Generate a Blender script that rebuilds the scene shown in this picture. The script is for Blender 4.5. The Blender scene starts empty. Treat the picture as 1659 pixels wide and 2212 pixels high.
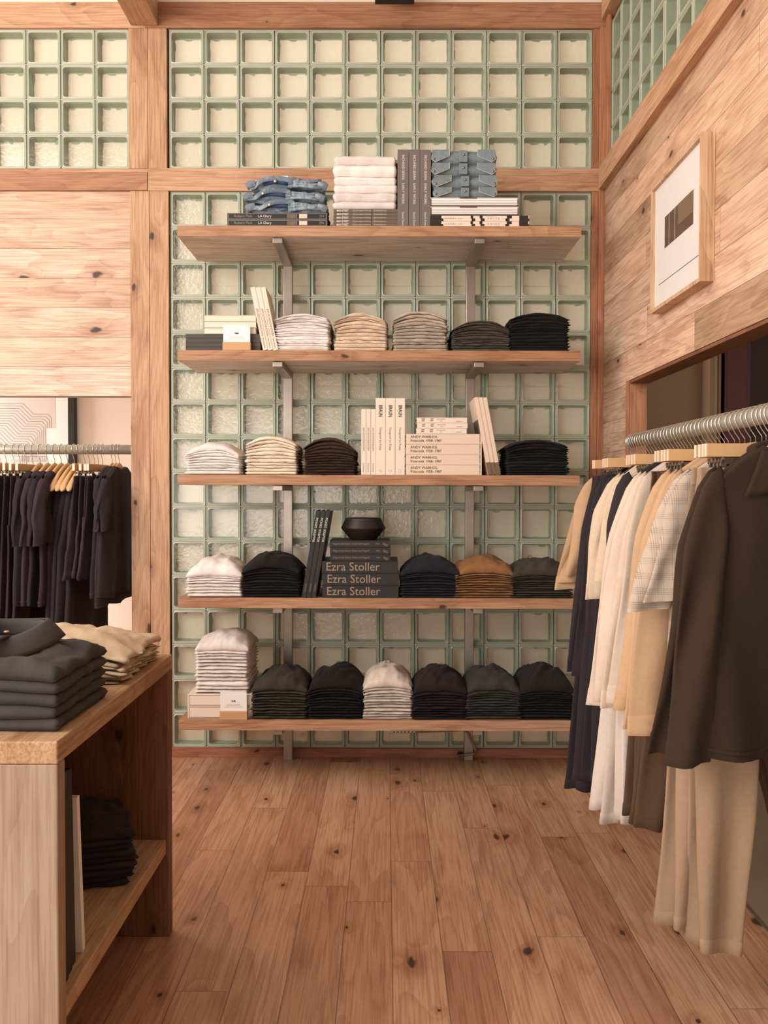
import bpy, bmesh, math, random
from mathutils import Vector, Matrix, noise
R = math.radians; PI = math.pi; sin = math.sin; cos = math.cos
SC = bpy.context.scene; COL = SC.collection
rnd = random.Random(7)

# ------------------------------------------------------------------ camera
FPX, CZ = 2000.0, 1.17
cam = bpy.data.cameras.new('camera'); camo = bpy.data.objects.new('camera', cam); COL.objects.link(camo)
cam.sensor_fit = 'HORIZONTAL'; cam.sensor_width = 36.0; cam.lens = FPX * 36.0 / 1659.0
pitch = math.atan((1106 - 1060) / FPX); yaw = math.atan((834 - 829.5) / FPX); roll = R(0.12)
CM = Matrix.Rotation(yaw, 4, 'Z') @ Matrix.Rotation(PI / 2 - pitch, 4, 'X') @ Matrix.Rotation(roll, 4, 'Z')
camo.matrix_world = Matrix.Translation((0, 0, CZ)) @ CM
cam.clip_start = 0.05; cam.clip_end = 60
SC.camera = camo
CR = CM.to_3x3()
def ray(px, py): return CR @ Vector(((px - 829.5) / FPX, -(py - 1106) / FPX, -1.0))
def atY(px, py, Y):
    d = ray(px, py); t = Y / d.y; return Vector((d.x * t, Y, CZ + d.z * t))
def pxX(px, Y, py=1060): return atY(px, py, Y).x
def pyZ(py, Y, px=834): return atY(px, py, Y).z

# ------------------------------------------------------------------ light
SC.view_settings.view_transform = 'Standard'; SC.view_settings.look = 'None'
SC.view_settings.exposure = -0.10; SC.view_settings.gamma = 1.0
try: SC.view_settings.use_curve_mapping = False
except Exception: pass
SC.cycles.use_denoising = True
SC.cycles.max_bounces = 8; SC.cycles.diffuse_bounces = 4; SC.cycles.glossy_bounces = 3
SC.cycles.transmission_bounces = 6; SC.cycles.transparent_max_bounces = 14
SC.cycles.sample_clamp_indirect = 4.0; SC.cycles.caustics_reflective = False; SC.cycles.caustics_refractive = False
wd = bpy.data.worlds.new('world'); SC.world = wd; wd.use_nodes = True
wd.node_tree.nodes['Background'].inputs[0].default_value = (1.0, 0.955, 0.91, 1)
wd.node_tree.nodes['Background'].inputs[1].default_value = 0.46
def area(name, loc, target, sx, sy, power, col=(1, .93, .85), spread=180):
    l = bpy.data.lights.new(name, 'AREA'); l.shape = 'RECTANGLE'; l.size = sx; l.size_y = sy; l.energy = power; l.color = col
    l.spread = R(spread)
    o = bpy.data.objects.new(name, l); COL.objects.link(o); o.location = loc
    o.rotation_euler = (Vector(target) - Vector(loc)).to_track_quat('-Z', 'Y').to_euler(); return o
area('storefront_daylight', (-3.0, 0.6, 2.6), (0.3, 3.9, 1.3), 2.6, 2.2, 168, (1, .975, .95))
area('low_fill_light', (-1.9, -2.4, 0.95), (-0.1, 3.9, 1.7), 3.4, 1.7, 104, (1, .972, .945))  # added fill lamp behind the camera, lifts the shelf undersides
area('back_room_ceiling_light', (-0.45, 4.75, 4.3), (-0.45, 5.0, 0), 3.8, 0.6, 40, (1, .965, .93))
area('back_room_fill_light', (-3.3, 4.7, 1.6), (-0.2, 5.3, 1.3), 0.9, 1.9, 46, (1, .97, .94))  # added fill lamp, evens out and brightens the lower back room
area('side_room_light', (2.3, 2.6, 2.8), (2.0, 3.2, 0), 1.0, 1.0, 9, (1, .93, .85))

# ------------------------------------------------------------------ helpers
def srgb(r, g, b):
    def f(c):
        c /= 255.0
        return c / 12.92 if c <= .04045 else ((c + .055) / 1.055) ** 2.4
    return (f(r), f(g), f(b), 1.0)
def link(name, me, parent=None, loc=None):
    o = bpy.data.objects.new(name, me); COL.objects.link(o)
    if parent: o.parent = parent
    if loc is not None: o.location = loc
    return o
def tag(o, label=None, cat=None, group=None, kind=None):
    if label: o['label'] = label
    if cat: o['category'] = cat
    if group: o['group'] = group
    if kind: o['kind'] = kind
    return o
def empty(name, loc=(0, 0, 0), rz=0.0):
    o = bpy.data.objects.new(name, None); COL.objects.link(o); o.location = loc; o.rotation_euler = (0, 0, rz)
    o.empty_display_size = .05; return o
class MB:
    def __init__(s): s.v = []; s.f = []; s.mi = []; s.cur = 0; s.M = None
    def add(s, vs, fs):
        b = len(s.v)
        if s.M is not None: vs = [tuple(s.M @ Vector(v)) for v in vs]
        s.v += [tuple(v) for v in vs]; s.f += [tuple(i + b for i in f) for f in fs]; s.mi += [s.cur] * len(fs); return s
    def box(s, x0, x1, y0, y1, z0, z1):
        return s.add([(x0,y0,z0),(x1,y0,z0),(x1,y1,z0),(x0,y1,z0),(x0,y0,z1),(x1,y0,z1),(x1,y1,z1),(x0,y1,z1)],
                     [(0,3,2,1),(4,5,6,7),(0,1,5,4),(1,2,6,5),(2,3,7,6),(3,0,4,7)])
    def grid(s, nu, nv, fn, closeu=False):
        vs = [fn(i, j) for j in range(nv) for i in range(nu)]; fs = []
        for j in range(nv - 1):
            for i in range(nu if closeu else nu - 1):
                a = j * nu + i; b = j * nu + (i + 1) % nu
                fs.append((a, b, b + nu, a + nu))
        return s.add(vs, fs)
    def tube(s, pts, r, n=8, cap=True):
        pts = [Vector(p) for p in pts]; N = len(pts); rr = r if isinstance(r, (list, tuple)) else [r] * N
        up = None; rings = []
        for k, p in enumerate(pts):
            t = (pts[min(k + 1, N - 1)] - pts[max(k - 1, 0)]).normalized()
            if up is None:
                up = t.orthogonal().normalized()
            up = (up - t * up.dot(t)); up = up.normalized() if up.length > 1e-6 else t.orthogonal().normalized()
            q = t.cross(up)
            rings.append([p + (up * cos(2 * PI * i / n) + q * sin(2 * PI * i / n)) * rr[k] for i in range(n)])
        vs = [v for g in rings for v in g]; fs = []
        for j in range(N - 1):
            for i in range(n):
                a = j * n + i; b = j * n + (i + 1) % n; fs.append((a, b, b + n, a + n))
        if cap: fs.append(tuple(range(n))[::-1]); fs.append(tuple((N - 1) * n + i for i in range(n)))
        return s.add(vs, fs)
    def lathe(s, prof, n=32, c=(0, 0)):
        vs = [(c[0] + r * cos(2 * PI * i / n), c[1] + r * sin(2 * PI * i / n), z) for r, z in prof for i in range(n)]; fs = []
        for j in range(len(prof) - 1):
            for i in range(n):
                a = j * n + i; b = j * n + (i + 1) % n; fs.append((a, b, b + n, a + n))
        return s.add(vs, fs)
    def prism(s, pts, y0, y1):   # polygon in xz, extruded along y
        n = len(pts); vs = [(p[0], y0, p[1]) for p in pts] + [(p[0], y1, p[1]) for p in pts]
        fs = [tuple(range(n)), tuple(range(2 * n - 1, n - 1, -1))] + [(i, i + n, (i + 1) % n + n, (i + 1) % n) for i in range(n)]
        return s.add(vs, fs)
    def mesh(s, name, mats, smooth=False, bevel=0):
        me = bpy.data.meshes.new(name); me.from_pydata(s.v, [], s.f)
        if not isinstance(mats, (list, tuple)): mats = [mats]
        for m in mats: me.materials.append(m)
        if len(mats) > 1: me.polygons.foreach_set('material_index', s.mi)
        bm = bmesh.new(); bm.from_mesh(me)
        if bevel:
            bmesh.ops.bevel(bm, geom=bm.edges[:], offset=bevel, segments=2, profile=.5, affect='EDGES')
        bmesh.ops.recalc_face_normals(bm, faces=bm.faces[:]); bm.to_mesh(me); bm.free()
        if smooth: me.polygons.foreach_set('use_smooth', [True] * len(me.polygons))
        me.update(); return me
    def build(s, name, mats, parent=None, smooth=False, bevel=0, loc=None):
        return link(name, s.mesh(name, mats, smooth, bevel), parent, loc)
def boxo(name, m, x0, x1, y0, y1, z0, z1, parent=None, bevel=0.0015):
    """box whose object origin is its own centre"""
    c = Vector(((x0 + x1) / 2, (y0 + y1) / 2, (z0 + z1) / 2))
    b = MB().box(x0 - c.x, x1 - c.x, y0 - c.y, y1 - c.y, z0 - c.z, z1 - c.z)
    return b.build(name, m, parent, bevel=bevel, loc=c)

# ------------------------------------------------------------------ materials
def newmat(name):
    m = bpy.data.materials.new(name); m.use_nodes = True; nt = m.node_tree
    return m, nt, nt.nodes['Principled BSDF']
class NT:
    def __init__(s, nt): s.nt = nt
    def n(s, t, **k):
        x = s.nt.nodes.new(t)
        for a, b in k.items(): setattr(x, a, b)
        return x
    def l(s, a, b): s.nt.links.new(a, b)
    def put(s, sock, v):
        if hasattr(v, 'links'): s.l(v, sock)
        else: sock.default_value = v
    def math(s, op, a, b=0.0, c=0.0):
        x = s.n('ShaderNodeMath', operation=op); s.put(x.inputs[0], a); s.put(x.inputs[1], b); s.put(x.inputs[2], c); return x.outputs[0]
    def mix(s, f, a, b, mode='MIX'):
        x = s.n('ShaderNodeMix', data_type='RGBA', blend_type=mode); s.put(x.inputs[0], f); s.put(x.inputs[6], a); s.put(x.inputs[7], b); return x.outputs[2]
    def comb(s, a, b, c):
        x = s.n('ShaderNodeCombineXYZ'); s.put(x.inputs[0], a); s.put(x.inputs[1], b); s.put(x.inputs[2], c); return x.outputs[0]
    def smooth(s, v, a, b, lo=0.0, hi=1.0):
        x = s.n('ShaderNodeMapRange', interpolation_type='SMOOTHSTEP'); s.put(x.inputs[0], v)
        for i, q in enumerate((a, b, lo, hi)): x.inputs[i + 1].default_value = q
        return x.outputs[0]
    def noise(s, vec, scale=1, detail=3, rough=.55, dist=0.0):
        x = s.n('ShaderNodeTexNoise'); s.put(x.inputs['Vector'], vec); x.inputs['Scale'].default_value = scale
        x.inputs['Detail'].default_value = detail; x.inputs['Roughness'].default_value = rough; x.inputs['Distortion'].default_value = dist
        return x.outputs['Fac']
    def white(s, vec):
        x = s.n('ShaderNodeTexWhiteNoise', noise_dimensions='3D'); s.put(x.inputs['Vector'], vec); return x.outputs['Value'], x.outputs['Color']

def wood(name, ax, cols, pw=None, off=0.0, seglen=1.15, rough=.55, knots=1.0, ring=1.0, spec=.3, dark=(.62, .48, .38), seed=0.0, gap=.012, bump=.25, fixed=None, sat=.93, val=.95, mott_=.75):
    """ax = (along, across, third) axes; cols = list of board colours; pw = plank width"""
    m, nt, bs = newmat(name); t = NT(nt)
    tc = t.n('ShaderNodeTexCoord'); sp = t.n('ShaderNodeSeparateXYZ'); t.l(tc.outputs['Object'], sp.inputs[0])
    A, B, C = (sp.outputs[i] for i in ax)
    oi = t.n('ShaderNodeObjectInfo'); orr = oi.outputs['Random']
    if pw:
        bp = t.math('DIVIDE', t.math('SUBTRACT', B, off), pw); pid = t.math('FLOOR', bp)
        r1, _ = t.white(t.comb(pid, seed, 3.3))
        sg = t.math('ADD', t.math('DIVIDE', A, seglen), t.math('MULTIPLY', r1, 7.0)); sid = t.math('FLOOR', sg)
        r2, rc = t.white(t.comb(pid, sid, seed + 1.7))
        fr = t.math('FRACT', bp); e1 = t.math('MINIMUM', fr, t.math('SUBTRACT', 1.0, fr))
        fs = t.math('FRACT', sg); e2 = t.math('MULTIPLY', t.math('MINIMUM', fs, t.math('SUBTRACT', 1.0, fs)), seglen / pw)
        edge = t.smooth(t.math('MINIMUM', e1, e2), gap * .45, gap, 1.0, 0.0)
        idv = t.math('ADD', t.math('MULTIPLY', r2, 37.0), seed)
        seg_r = r2
    else:
        idv = t.math('ADD', t.math('MULTIPLY', orr, 37.0), seed); edge = None; seg_r = orr
    A2 = t.math('ADD', A, idv); B2 = t.math('ADD', B, t.math('MULTIPLY', idv, .37)); C2 = t.math('ADD', C, idv)
    # knots
    vo = t.n('ShaderNodeTexVoronoi', voronoi_dimensions='2D', feature='F1'); vo.inputs['Scale'].default_value = 1.0
    kw = t.noise(t.comb(t.math('MULTIPLY', A2, 9.0), t.math('MULTIPLY', B2, 26.0), 4.4), 1, 3, .65); kw2 = t.math('SUBTRACT', kw, .5)
    kv = t.comb(t.math('ADD', t.math('MULTIPLY', A2, 3.2), t.math('MULTIPLY', kw2, .22)), t.math('ADD', t.math('MULTIPLY', B2, 6.0), t.math('MULTIPLY', kw2, .16)), 0.0)
    t.l(kv, vo.inputs['Vector']); kd = vo.outputs['Distance']
    kr = t.n('ShaderNodeSeparateColor'); t.l(vo.outputs['Color'], kr.inputs[0])
    ksel = t.math('GREATER_THAN', kr.outputs[0], 1.0 - .55 * knots)
    ksz = t.math('MULTIPLY_ADD', kr.outputs[1], .085, .015)
    kn = t.math('DIVIDE', kd, ksz)
    knot = t.math('MULTIPLY', t.smooth(kn, .45, 1.05, 1.0, 0.0), ksel)
    halo = t.math('MULTIPLY', t.smooth(kn, .8, 4.5, 1.0, 0.0), ksel)
    # grain fields
    big = t.noise(t.comb(t.math('MULTIPLY', A2, .9), t.math('MULTIPLY', B2, 6.0), t.math('MULTIPLY', C2, 6.0)), 1, 2, .5, .3)
    fld = t.math('ADD', t.math('MULTIPLY', big, 13.0 * ring), t.math('MULTIPLY', halo, .9))
    rg = t.math('FRACT', fld); rg = t.math('POWER', rg, 2.2)
    fine = t.noise(t.comb(t.math('MULTIPLY', A2, 5.0), t.math('MULTIPLY', B2, 190.0), t.math('MULTIPLY', C2, 190.0)), 1, 3, .6)
    mott = t.noise(t.comb(t.math('MULTIPLY', A2, 2.2), t.math('MULTIPLY', B2, 11.0), C2), 1, 3, .6, .8)
    rp = t.n('ShaderNodeValToRGB'); rp.color_ramp.interpolation = 'LINEAR'; el = rp.color_ramp.elements
    n = len(cols); el[0].position = 0; el[0].color = cols[0]; el[1].position = 1; el[1].color = cols[-1]
    for i in range(1, n - 1):
        e = el.new(i / (n - 1)); e.color = cols[i]
    t.put(rp.inputs[0], seg_r if fixed is None else fixed)
    base = rp.outputs[0]
    dk = (dark[0], dark[1], dark[2], 1)
    c = t.mix(t.math('MULTIPLY', rg, .42), base, t.mix(1.0, base, dk, 'MULTIPLY'))
    c = t.mix(t.smooth(fine, .42, .68, 0.0, .68), c, t.mix(1.0, c, dk, 'MULTIPLY'))
    c = t.mix(t.smooth(mott, .44, .76, 0.0, mott_), c, t.mix(1.0, c, dk, 'MULTIPLY'))
    c = t.mix(t.math('MULTIPLY', halo, .45), c, t.mix(1.0, c, (.55, .36, .24, 1), 'MULTIPLY'))
    crack = t.noise(t.comb(t.math('MULTIPLY', A2, 1.6), t.math('MULTIPLY', B2, 46.0), t.math('MULTIPLY', C2, 20.)), 1, 4, .6, .4)
    c = t.mix(t.math('MULTIPLY', t.smooth(crack, .69, .75), .7 * min(1.0, knots)), c, (.07, .04, .025, 1))
    c = t.mix(t.math('MULTIPLY', knot, .9), c, (.035, .02, .013, 1))
    if edge is not None: c = t.mix(t.math('MULTIPLY', edge, .6), c, (.06, .035, .02, 1))
    hs = t.n('ShaderNodeHueSaturation'); hs.inputs['Saturation'].default_value = sat; t.l(c, hs.inputs['Color']); hs.inputs['Value'].default_value = val
    t.l(hs.outputs[0], bs.inputs['Base Color']); bs.inputs['Roughness'].default_value = rough
    bs.inputs['Specular IOR Level'].default_value = spec
    bu = t.n('ShaderNodeBump'); bu.inputs['Strength'].default_value = bump; bu.inputs['Distance'].default_value = .0012
    h = t.math('SUBTRACT', t.math('MULTIPLY', fine, .5), knot)
    if edge is not None: h = t.math('SUBTRACT', h, t.math('MULTIPLY', edge, 2.0))
    t.l(h, bu.inputs['Height']); t.l(bu.outputs[0], bs.inputs['Normal'])
    return m

def cloth(name, col, var=.10, scale=900, bump=.35, rough=.95, slub=.12, sheen=.04, wash=0.0):
    m, nt, bs = newmat(name); t = NT(nt)
    tc = t.n('ShaderNodeTexCoord'); co = tc.outputs['Object']; oi = t.n('ShaderNodeObjectInfo')
    mp = t.n('ShaderNodeMapping'); t.l(co, mp.inputs[0]); mp.inputs['Scale'].default_value = (1, 1, 1)
    n1 = t.noise(co, 60, 4, .7); n2 = t.noise(co, 7, 3, .6)
    v = t.math('MULTIPLY_ADD', t.math('SUBTRACT', oi.outputs['Random'], .5), var * 2, 1.0)
    v = t.math('ADD', v, t.math('MULTIPLY', t.math('SUBTRACT', n1, .5), slub * 2))
    v = t.math('ADD', v, t.math('MULTIPLY', t.math('SUBTRACT', n2, .5), slub * 1.5))
    hs = t.n('ShaderNodeHueSaturation'); hs.inputs['Color'].default_value = col; t.l(v, hs.inputs['Value'])
    c = hs.outputs[0]
    if wash:
        n3 = t.noise(co, 26, 4, .75, .6)
        c = t.mix(t.smooth(n3, .45, .7, 0, wash), c, srgb(176, 186, 190))
    t.l(c, bs.inputs['Base Color']); bs.inputs['Roughness'].default_value = rough
    bs.inputs['Specular IOR Level'].default_value = .15
    bs.inputs['Sheen Weight'].default_value = sheen; bs.inputs['Sheen Roughness'].default_value = .5
    nb = t.noise(co, scale, 2, .6); nw = t.noise(co, 38, 3, .6)
    h = t.math('ADD', nb, t.math('MULTIPLY', nw, 4.0))
    bu = t.n('ShaderNodeBump'); bu.inputs['Strength'].default_value = bump; bu.inputs['Distance'].default_value = .0012
    t.l(h, bu.inputs['Height']); t.l(bu.outputs[0], bs.inputs['Normal']); return m

def plain(name, col, rough=.6, metal=0.0, spec=.4, nz=.0, nscale=40, bump=0.0):
    m, nt, bs = newmat(name); t = NT(nt)
    tc = t.n('ShaderNodeTexCoord'); n = t.noise(tc.outputs['Object'], nscale, 4, .65)
    v = t.math('MULTIPLY_ADD', t.math('SUBTRACT', n, .5), nz * 2, 1.0)
    hs = t.n('ShaderNodeHueSaturation'); hs.inputs['Color'].default_value = col; t.l(v, hs.inputs['Value'])
    t.l(hs.outputs[0], bs.inputs['Base Color']); bs.inputs['Roughness'].default_value = rough; bs.inputs['Metallic'].default_value = metal
    bs.inputs['Specular IOR Level'].default_value = spec
    if bump:
        bu = t.n('ShaderNodeBump'); bu.inputs['Strength'].default_value = bump; bu.inputs['Distance'].default_value = .001
        t.l(n, bu.inputs['Height']); t.l(bu.outputs[0], bs.inputs['Normal'])
    return m

M = {}
PALE = [srgb(236, 204, 176), srgb(228, 190, 158), srgb(240, 212, 188), srgb(222, 182, 146), srgb(233, 198, 170), srgb(214, 172, 136)]
MID = [srgb(206, 158, 118), srgb(214, 170, 130), srgb(198, 148, 108)]
FLR = [srgb(192, 144, 108), srgb(204, 156, 118), srgb(174, 124, 90), srgb(210, 164, 126), srgb(198, 150, 114), srgb(212, 168, 130), srgb(184, 134, 98)]
M['clad_x'] = wood('pale_oak_cladding', (0, 2, 1), PALE, pw=.1276, off=.048, seglen=9, knots=.42, val=.93)
M['clad_y'] = wood('oak_cladding', (1, 2, 0), [srgb(228, 186, 150), srgb(218, 174, 134), srgb(234, 196, 164), srgb(190, 152, 110), srgb(226, 186, 152), srgb(180, 142, 102), srgb(230, 194, 164)], pw=.1276, off=.058, seglen=2.1, knots=.9, sat=.86, val=1.04)
M['floor'] = wood('oak_floorboards', (1, 0, 2), FLR, pw=.127, off=.018, seglen=1.25, rough=.40, knots=1.15, spec=.45, gap=.013, ring=.62, sat=.95, val=1.06, mott_=.5)
M['beam_x'] = wood('reclaimed_beam_x', (0, 2, 1), MID, knots=.8, seed=2.1)
M['beam_dk'] = wood('reclaimed_beam_dark', (0, 2, 1), [srgb(190, 138, 98), srgb(182, 130, 92)], knots=.6, seed=5.2, ring=1.3)
M['beam_y'] = wood('reclaimed_beam_y', (1, 2, 0), [srgb(212, 166, 126), srgb(204, 156, 116)], knots=1., seed=4.4)
M['post_z'] = wood('reclaimed_post', (2, 0, 1), [srgb(202, 156, 116), srgb(208, 166, 126), srgb(198, 152, 112)], knots=1.1, seed=1.3)
M['trim_z'] = wood('oak_trim_z', (2, 0, 1), [srgb(196, 136, 94), srgb(188, 128, 88)], knots=.6, seed=6.3)
M['trim_x'] = wood('oak_trim_x', (0, 2, 1), [srgb(184, 122, 84), srgb(176, 114, 78)], knots=.7, seed=7.3)
M['shelf'] = wood('oak_shelf', (0, 2, 1), [srgb(196, 150, 112), srgb(188, 140, 102), srgb(202, 158, 120)], knots=.5, seed=3.3, ring=1.2, sat=.95)
M['table_z'] = wood('oak_table_upright', (2, 0, 1), [srgb(184, 162, 140), srgb(180, 157, 134)], knots=.25, seed=9.1, ring=.7, sat=.98, val=.9, dark=(.74, .64, .56))
M['table_y'] = wood('oak_table_board', (1, 0, 2), [srgb(206, 168, 126), srgb(198, 158, 116)], knots=.35, seed=8.4, ring=1.1)
M['hanger_wood'] = plain('hanger_beech', srgb(216, 172, 122), .38, 0, .5, .08, 60)
M['hanger_end'] = plain('hanger_end_grain', srgb(244, 216, 190), .5, 0, .4, .04, 80)
M['steel'] = plain('galvanised_steel', srgb(164, 150, 136), .38, .75, .5, .14, 26, .1)
M['pipe'] = plain('galvanised_pipe', srgb(178, 174, 158), .5, .35, .5, .16, 30, .1)
M['wire'] = plain('chrome_wire', srgb(214, 208, 196), .22, .95, .5)
M['clip'] = plain('clip_steel', srgb(150, 138, 122), .35, .8, .5)
M['white_wall'] = plain('cream_plaster', srgb(240, 226, 210), .9, 0, .2, .02, 3)
M['ceiling'] = plain('white_ceiling', srgb(244, 236, 226), .9, 0, .2)
M['tan_wall'] = plain('tan_plaster', srgb(168, 140, 112), .9, 0, .2, .02, 5)
M['concrete'] = plain('grey_concrete', srgb(140, 122, 102), .75, 0, .3, .12, 4, .2)
M['black'] = plain('matt_black', srgb(30, 27, 25), .6, 0, .4)
M['white_paper'] = plain('white_paper', srgb(242, 236, 230), .7, 0, .3, .01, 8)
M['cream_book'] = plain('cream_book_cloth', srgb(234, 216, 198), .7, 0, .3, .03, 60)
M['ivory_book'] = plain('ivory_card', srgb(228, 204, 180), .7, 0, .3, .03, 60)
M['tan_book'] = plain('tan_card', srgb(196, 164, 132), .75, 0, .3, .04, 60)
M['pages'] = plain('book_pages', srgb(232, 218, 202), .8, 0, .2, .05, 200)
M['dark_book'] = plain('dark_grey_book_cloth', srgb(84, 80, 74), .8, 0, .3, .12, 300)
M['grey_book'] = plain('slate_book_jacket', srgb(112, 104, 98), .55, 0, .4, .10, 9)
M['black_book'] = plain('black_book_jacket', srgb(36, 32, 30), .5, 0, .4, .08, 50)
M['photo_spine'] = plain('mottled_photo_spine', srgb(112, 96, 84), .6, 0, .3, .55, 55)
M['ink'] = plain('dark_ink', srgb(44, 38, 34), .7)
M['ink_white'] = plain('white_ink', srgb(226, 214, 200), .7)
M['ink_tan'] = plain('tan_ink', srgb(160, 136, 112), .7)
M['ink_olive'] = plain('olive_ink', srgb(110, 112, 76), .7)
M['ink_brown'] = plain('brown_ink', srgb(120, 92, 72), .7)
M['ink_grey'] = plain('grey_ink', srgb(150, 134, 120), .7)
M['block_wood'] = plain('light_wood_block', srgb(202, 156, 112), .6, 0, .3, .06, 60)
M['line_ink'] = plain('map_line_ink', srgb(112, 104, 100), .8)
M['art_dark'] = plain('dark_photograph', srgb(98, 78, 62), .5, 0, .4, .25, 14)
M['art_mid'] = plain('mid_photograph', srgb(132, 108, 84), .5, 0, .4, .25, 14)
M['art_purple'] = plain('dusky_canvas', srgb(92, 74, 74), .8, 0, .3, .1, 14)
M['art_plum'] = plain('plum_canvas', srgb(112, 72, 70), .8, 0, .3, .1, 14)
M['frame_wood'] = wood('pale_frame_wood', (2, 1, 0), [srgb(228, 190, 150), srgb(224, 186, 146)], knots=0, seed=3.9)
M['bowl'] = plain('black_ceramic', srgb(38, 30, 26), .42, 0, .5, .1, 20)

CL = {}
for k, c, w in [('white', (240, 228, 220), 0), ('cream', (224, 200, 174), 0), ('greige', (190, 172, 154), 0), ('charcoal', (92, 82, 72), 0),
             ('black', (36, 32, 30), 0), ('ivory', (232, 214, 192), 0), ('brown', (70, 50, 38), 0), ('caramel', (140, 98, 62), 0),
             ('olive', (66, 60, 50), 0), ('aubergine', (44, 36, 36), 0), ('navy', (40, 38, 42), 0), ('offwhite', (212, 196, 182), 0),
             ('darkgrey', (62, 58, 54), 0), ('sweater', (238, 226, 218), 0), ('shirtgrey', (72, 68, 66), 0), ('khaki', (190, 168, 138), 0),
             ('tan', (218, 182, 140), 0), ('linen', (208, 188, 168), 0), ('cocoa', (58, 45, 34), 0), ('terry', (202, 182, 156), 0),
             ('cord', (158, 132, 106), 0), ('ink', (50, 44, 46), 0), ('purple', (58, 48, 52), 0), ('gold', (186, 152, 118), 0), ('dkbrown', (84, 62, 46), 0)]:
    CL[k] = cloth('cloth_' + k, srgb(*c), var=.10 if sum(c) > 200 else .15)
CL['denim'] = cloth('washed_denim', srgb(112, 126, 138), var=.12, wash=.8, slub=.2)
CL['denim_jkt'] = cloth('grey_blue_denim', srgb(122, 134, 138), var=.08, wash=.2, slub=.16)
CL['denim_in'] = cloth('deep_blue_denim', srgb(66, 84, 116), var=.1, slub=.15)
def plaid():
    m = cloth('grey_plaid', srgb(196, 178, 160)); t = NT(m.node_tree); bs = m.node_tree.nodes['Principled BSDF']
    src = bs.inputs['Base Color'].links[0].from_socket
    tc = t.n('ShaderNodeTexCoord'); sp = t.n('ShaderNodeSeparateXYZ'); t.l(tc.outputs['Object'], sp.inputs[0])
    def lines(s, p1, p2):
        f = t.math('SINE', t.math('MULTIPLY', s, 2 * PI / p1)); g = t.math('SINE', t.math('MULTIPLY', s, 2 * PI / p2))
        return t.math('MULTIPLY', t.smooth(f, .1, .4), t.smooth(g, -.1, .2))
    k = t.math('ADD', lines(sp.outputs[0], .0042, .034), lines(sp.outputs[2], .0042, .034))
    k2 = t.math('MULTIPLY', k, .30)
    c = t.mix(k2, src, srgb(96, 78, 66)); t.l(c, bs.inputs['Base Color']); return m
CL['plaid'] = plaid()

# glass
def glass_rim():
    m, nt, bs = newmat('green_glass_rim'); t = NT(nt)
    tc = t.n('ShaderNodeTexCoord'); n = t.noise(tc.outputs['Object'], 22, 3, .6)
    c = t.mix(n, srgb(206, 210, 186), srgb(228, 228, 210)); t.l(c, bs.inputs['Base Color'])
    bs.inputs['Roughness'].default_value = .12; bs.inputs['Specular IOR Level'].default_value = .8
    tr = t.n('ShaderNodeBsdfTranslucent'); tr.inputs[0].default_value = srgb(186, 206, 176)
    mx = t.n('ShaderNodeMixShader'); mx.inputs[0].default_value = .35
    bu = t.n('ShaderNodeBump'); bu.inputs['Strength'].default_value = .5; bu.inputs['Distance'].default_value = .003
    t.l(t.noise(tc.outputs['Object'], 60, 2, .5), bu.inputs['Height']); t.l(bu.outputs[0], bs.inputs['Normal'])
    t.l(bs.outputs[0], mx.inputs[1]); t.l(tr.outputs[0], mx.inputs[2])
    t.l(mx.outputs[0], nt.nodes['Material Output'].inputs[0]); return m
M['glass_rim'] = glass_rim()
def glass_web():
    m = glass_rim(); m.name = 'green_glass_web'; t = NT(m.node_tree)
    for nd in m.node_tree.nodes:
        if nd.bl_idname == 'ShaderNodeMix': nd.inputs[6].default_value = srgb(164, 180, 152); nd.inputs[7].default_value = srgb(192, 204, 180)
    return m
M['glass_web'] = glass_web()
M['glass_groove'] = plain('dark_green_groove', srgb(150, 166, 138), .3, 0, .6)
def pane(name, tint, haze, hazecol, gl=.10, bscale=35, bstr=.6):
    m, nt, bs = newmat(name); t = NT(nt); nt.nodes.remove(bs)
    tc = t.n('ShaderNodeTexCoord')
    bu = t.n('ShaderNodeBump'); bu.inputs['Strength'].default_value = bstr; bu.inputs['Distance'].default_value = .004
    t.l(t.noise(tc.outputs['Object'], bscale, 2, .5, .5), bu.inputs['Height'])
    a = t.n('ShaderNodeBsdfTransparent'); a.inputs[0].default_value = tint
    g = t.n('ShaderNodeBsdfGlossy'); g.inputs['Roughness'].default_value = .06; t.l(bu.outputs[0], g.inputs['Normal'])
    d = t.n('ShaderNodeBsdfDiffuse'); d.inputs[0].default_value = hazecol; t.l(bu.outputs[0], d.inputs['Normal'])
    m1 = t.n('ShaderNodeMixShader'); m1.inputs[0].default_value = haze; t.l(a.outputs[0], m1.inputs[1]); t.l(d.outputs[0], m1.inputs[2])
    m2 = t.n('ShaderNodeMixShader'); m2.inputs[0].default_value = gl; t.l(m1.outputs[0], m2.inputs[1]); t.l(g.outputs[0], m2.inputs[2])
    t.l(m2.outputs[0], nt.nodes['Material Output'].inputs[0]); return m
M['pane'] = pane('clear_pane', (.97, .98, .95, 1), .04, (.8, .8, .72, 1), .03, 60, .35)
M['back_pane'] = pane('rippled_back_pane', (.96, .95, .92, 1), .70, srgb(224, 217, 199), .025, 45, .5)
M['picture_glass'] = pane('picture_glass', (1, 1, 1, 1), .0, (1, 1, 1, 1), .05, 2, .0)

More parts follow.
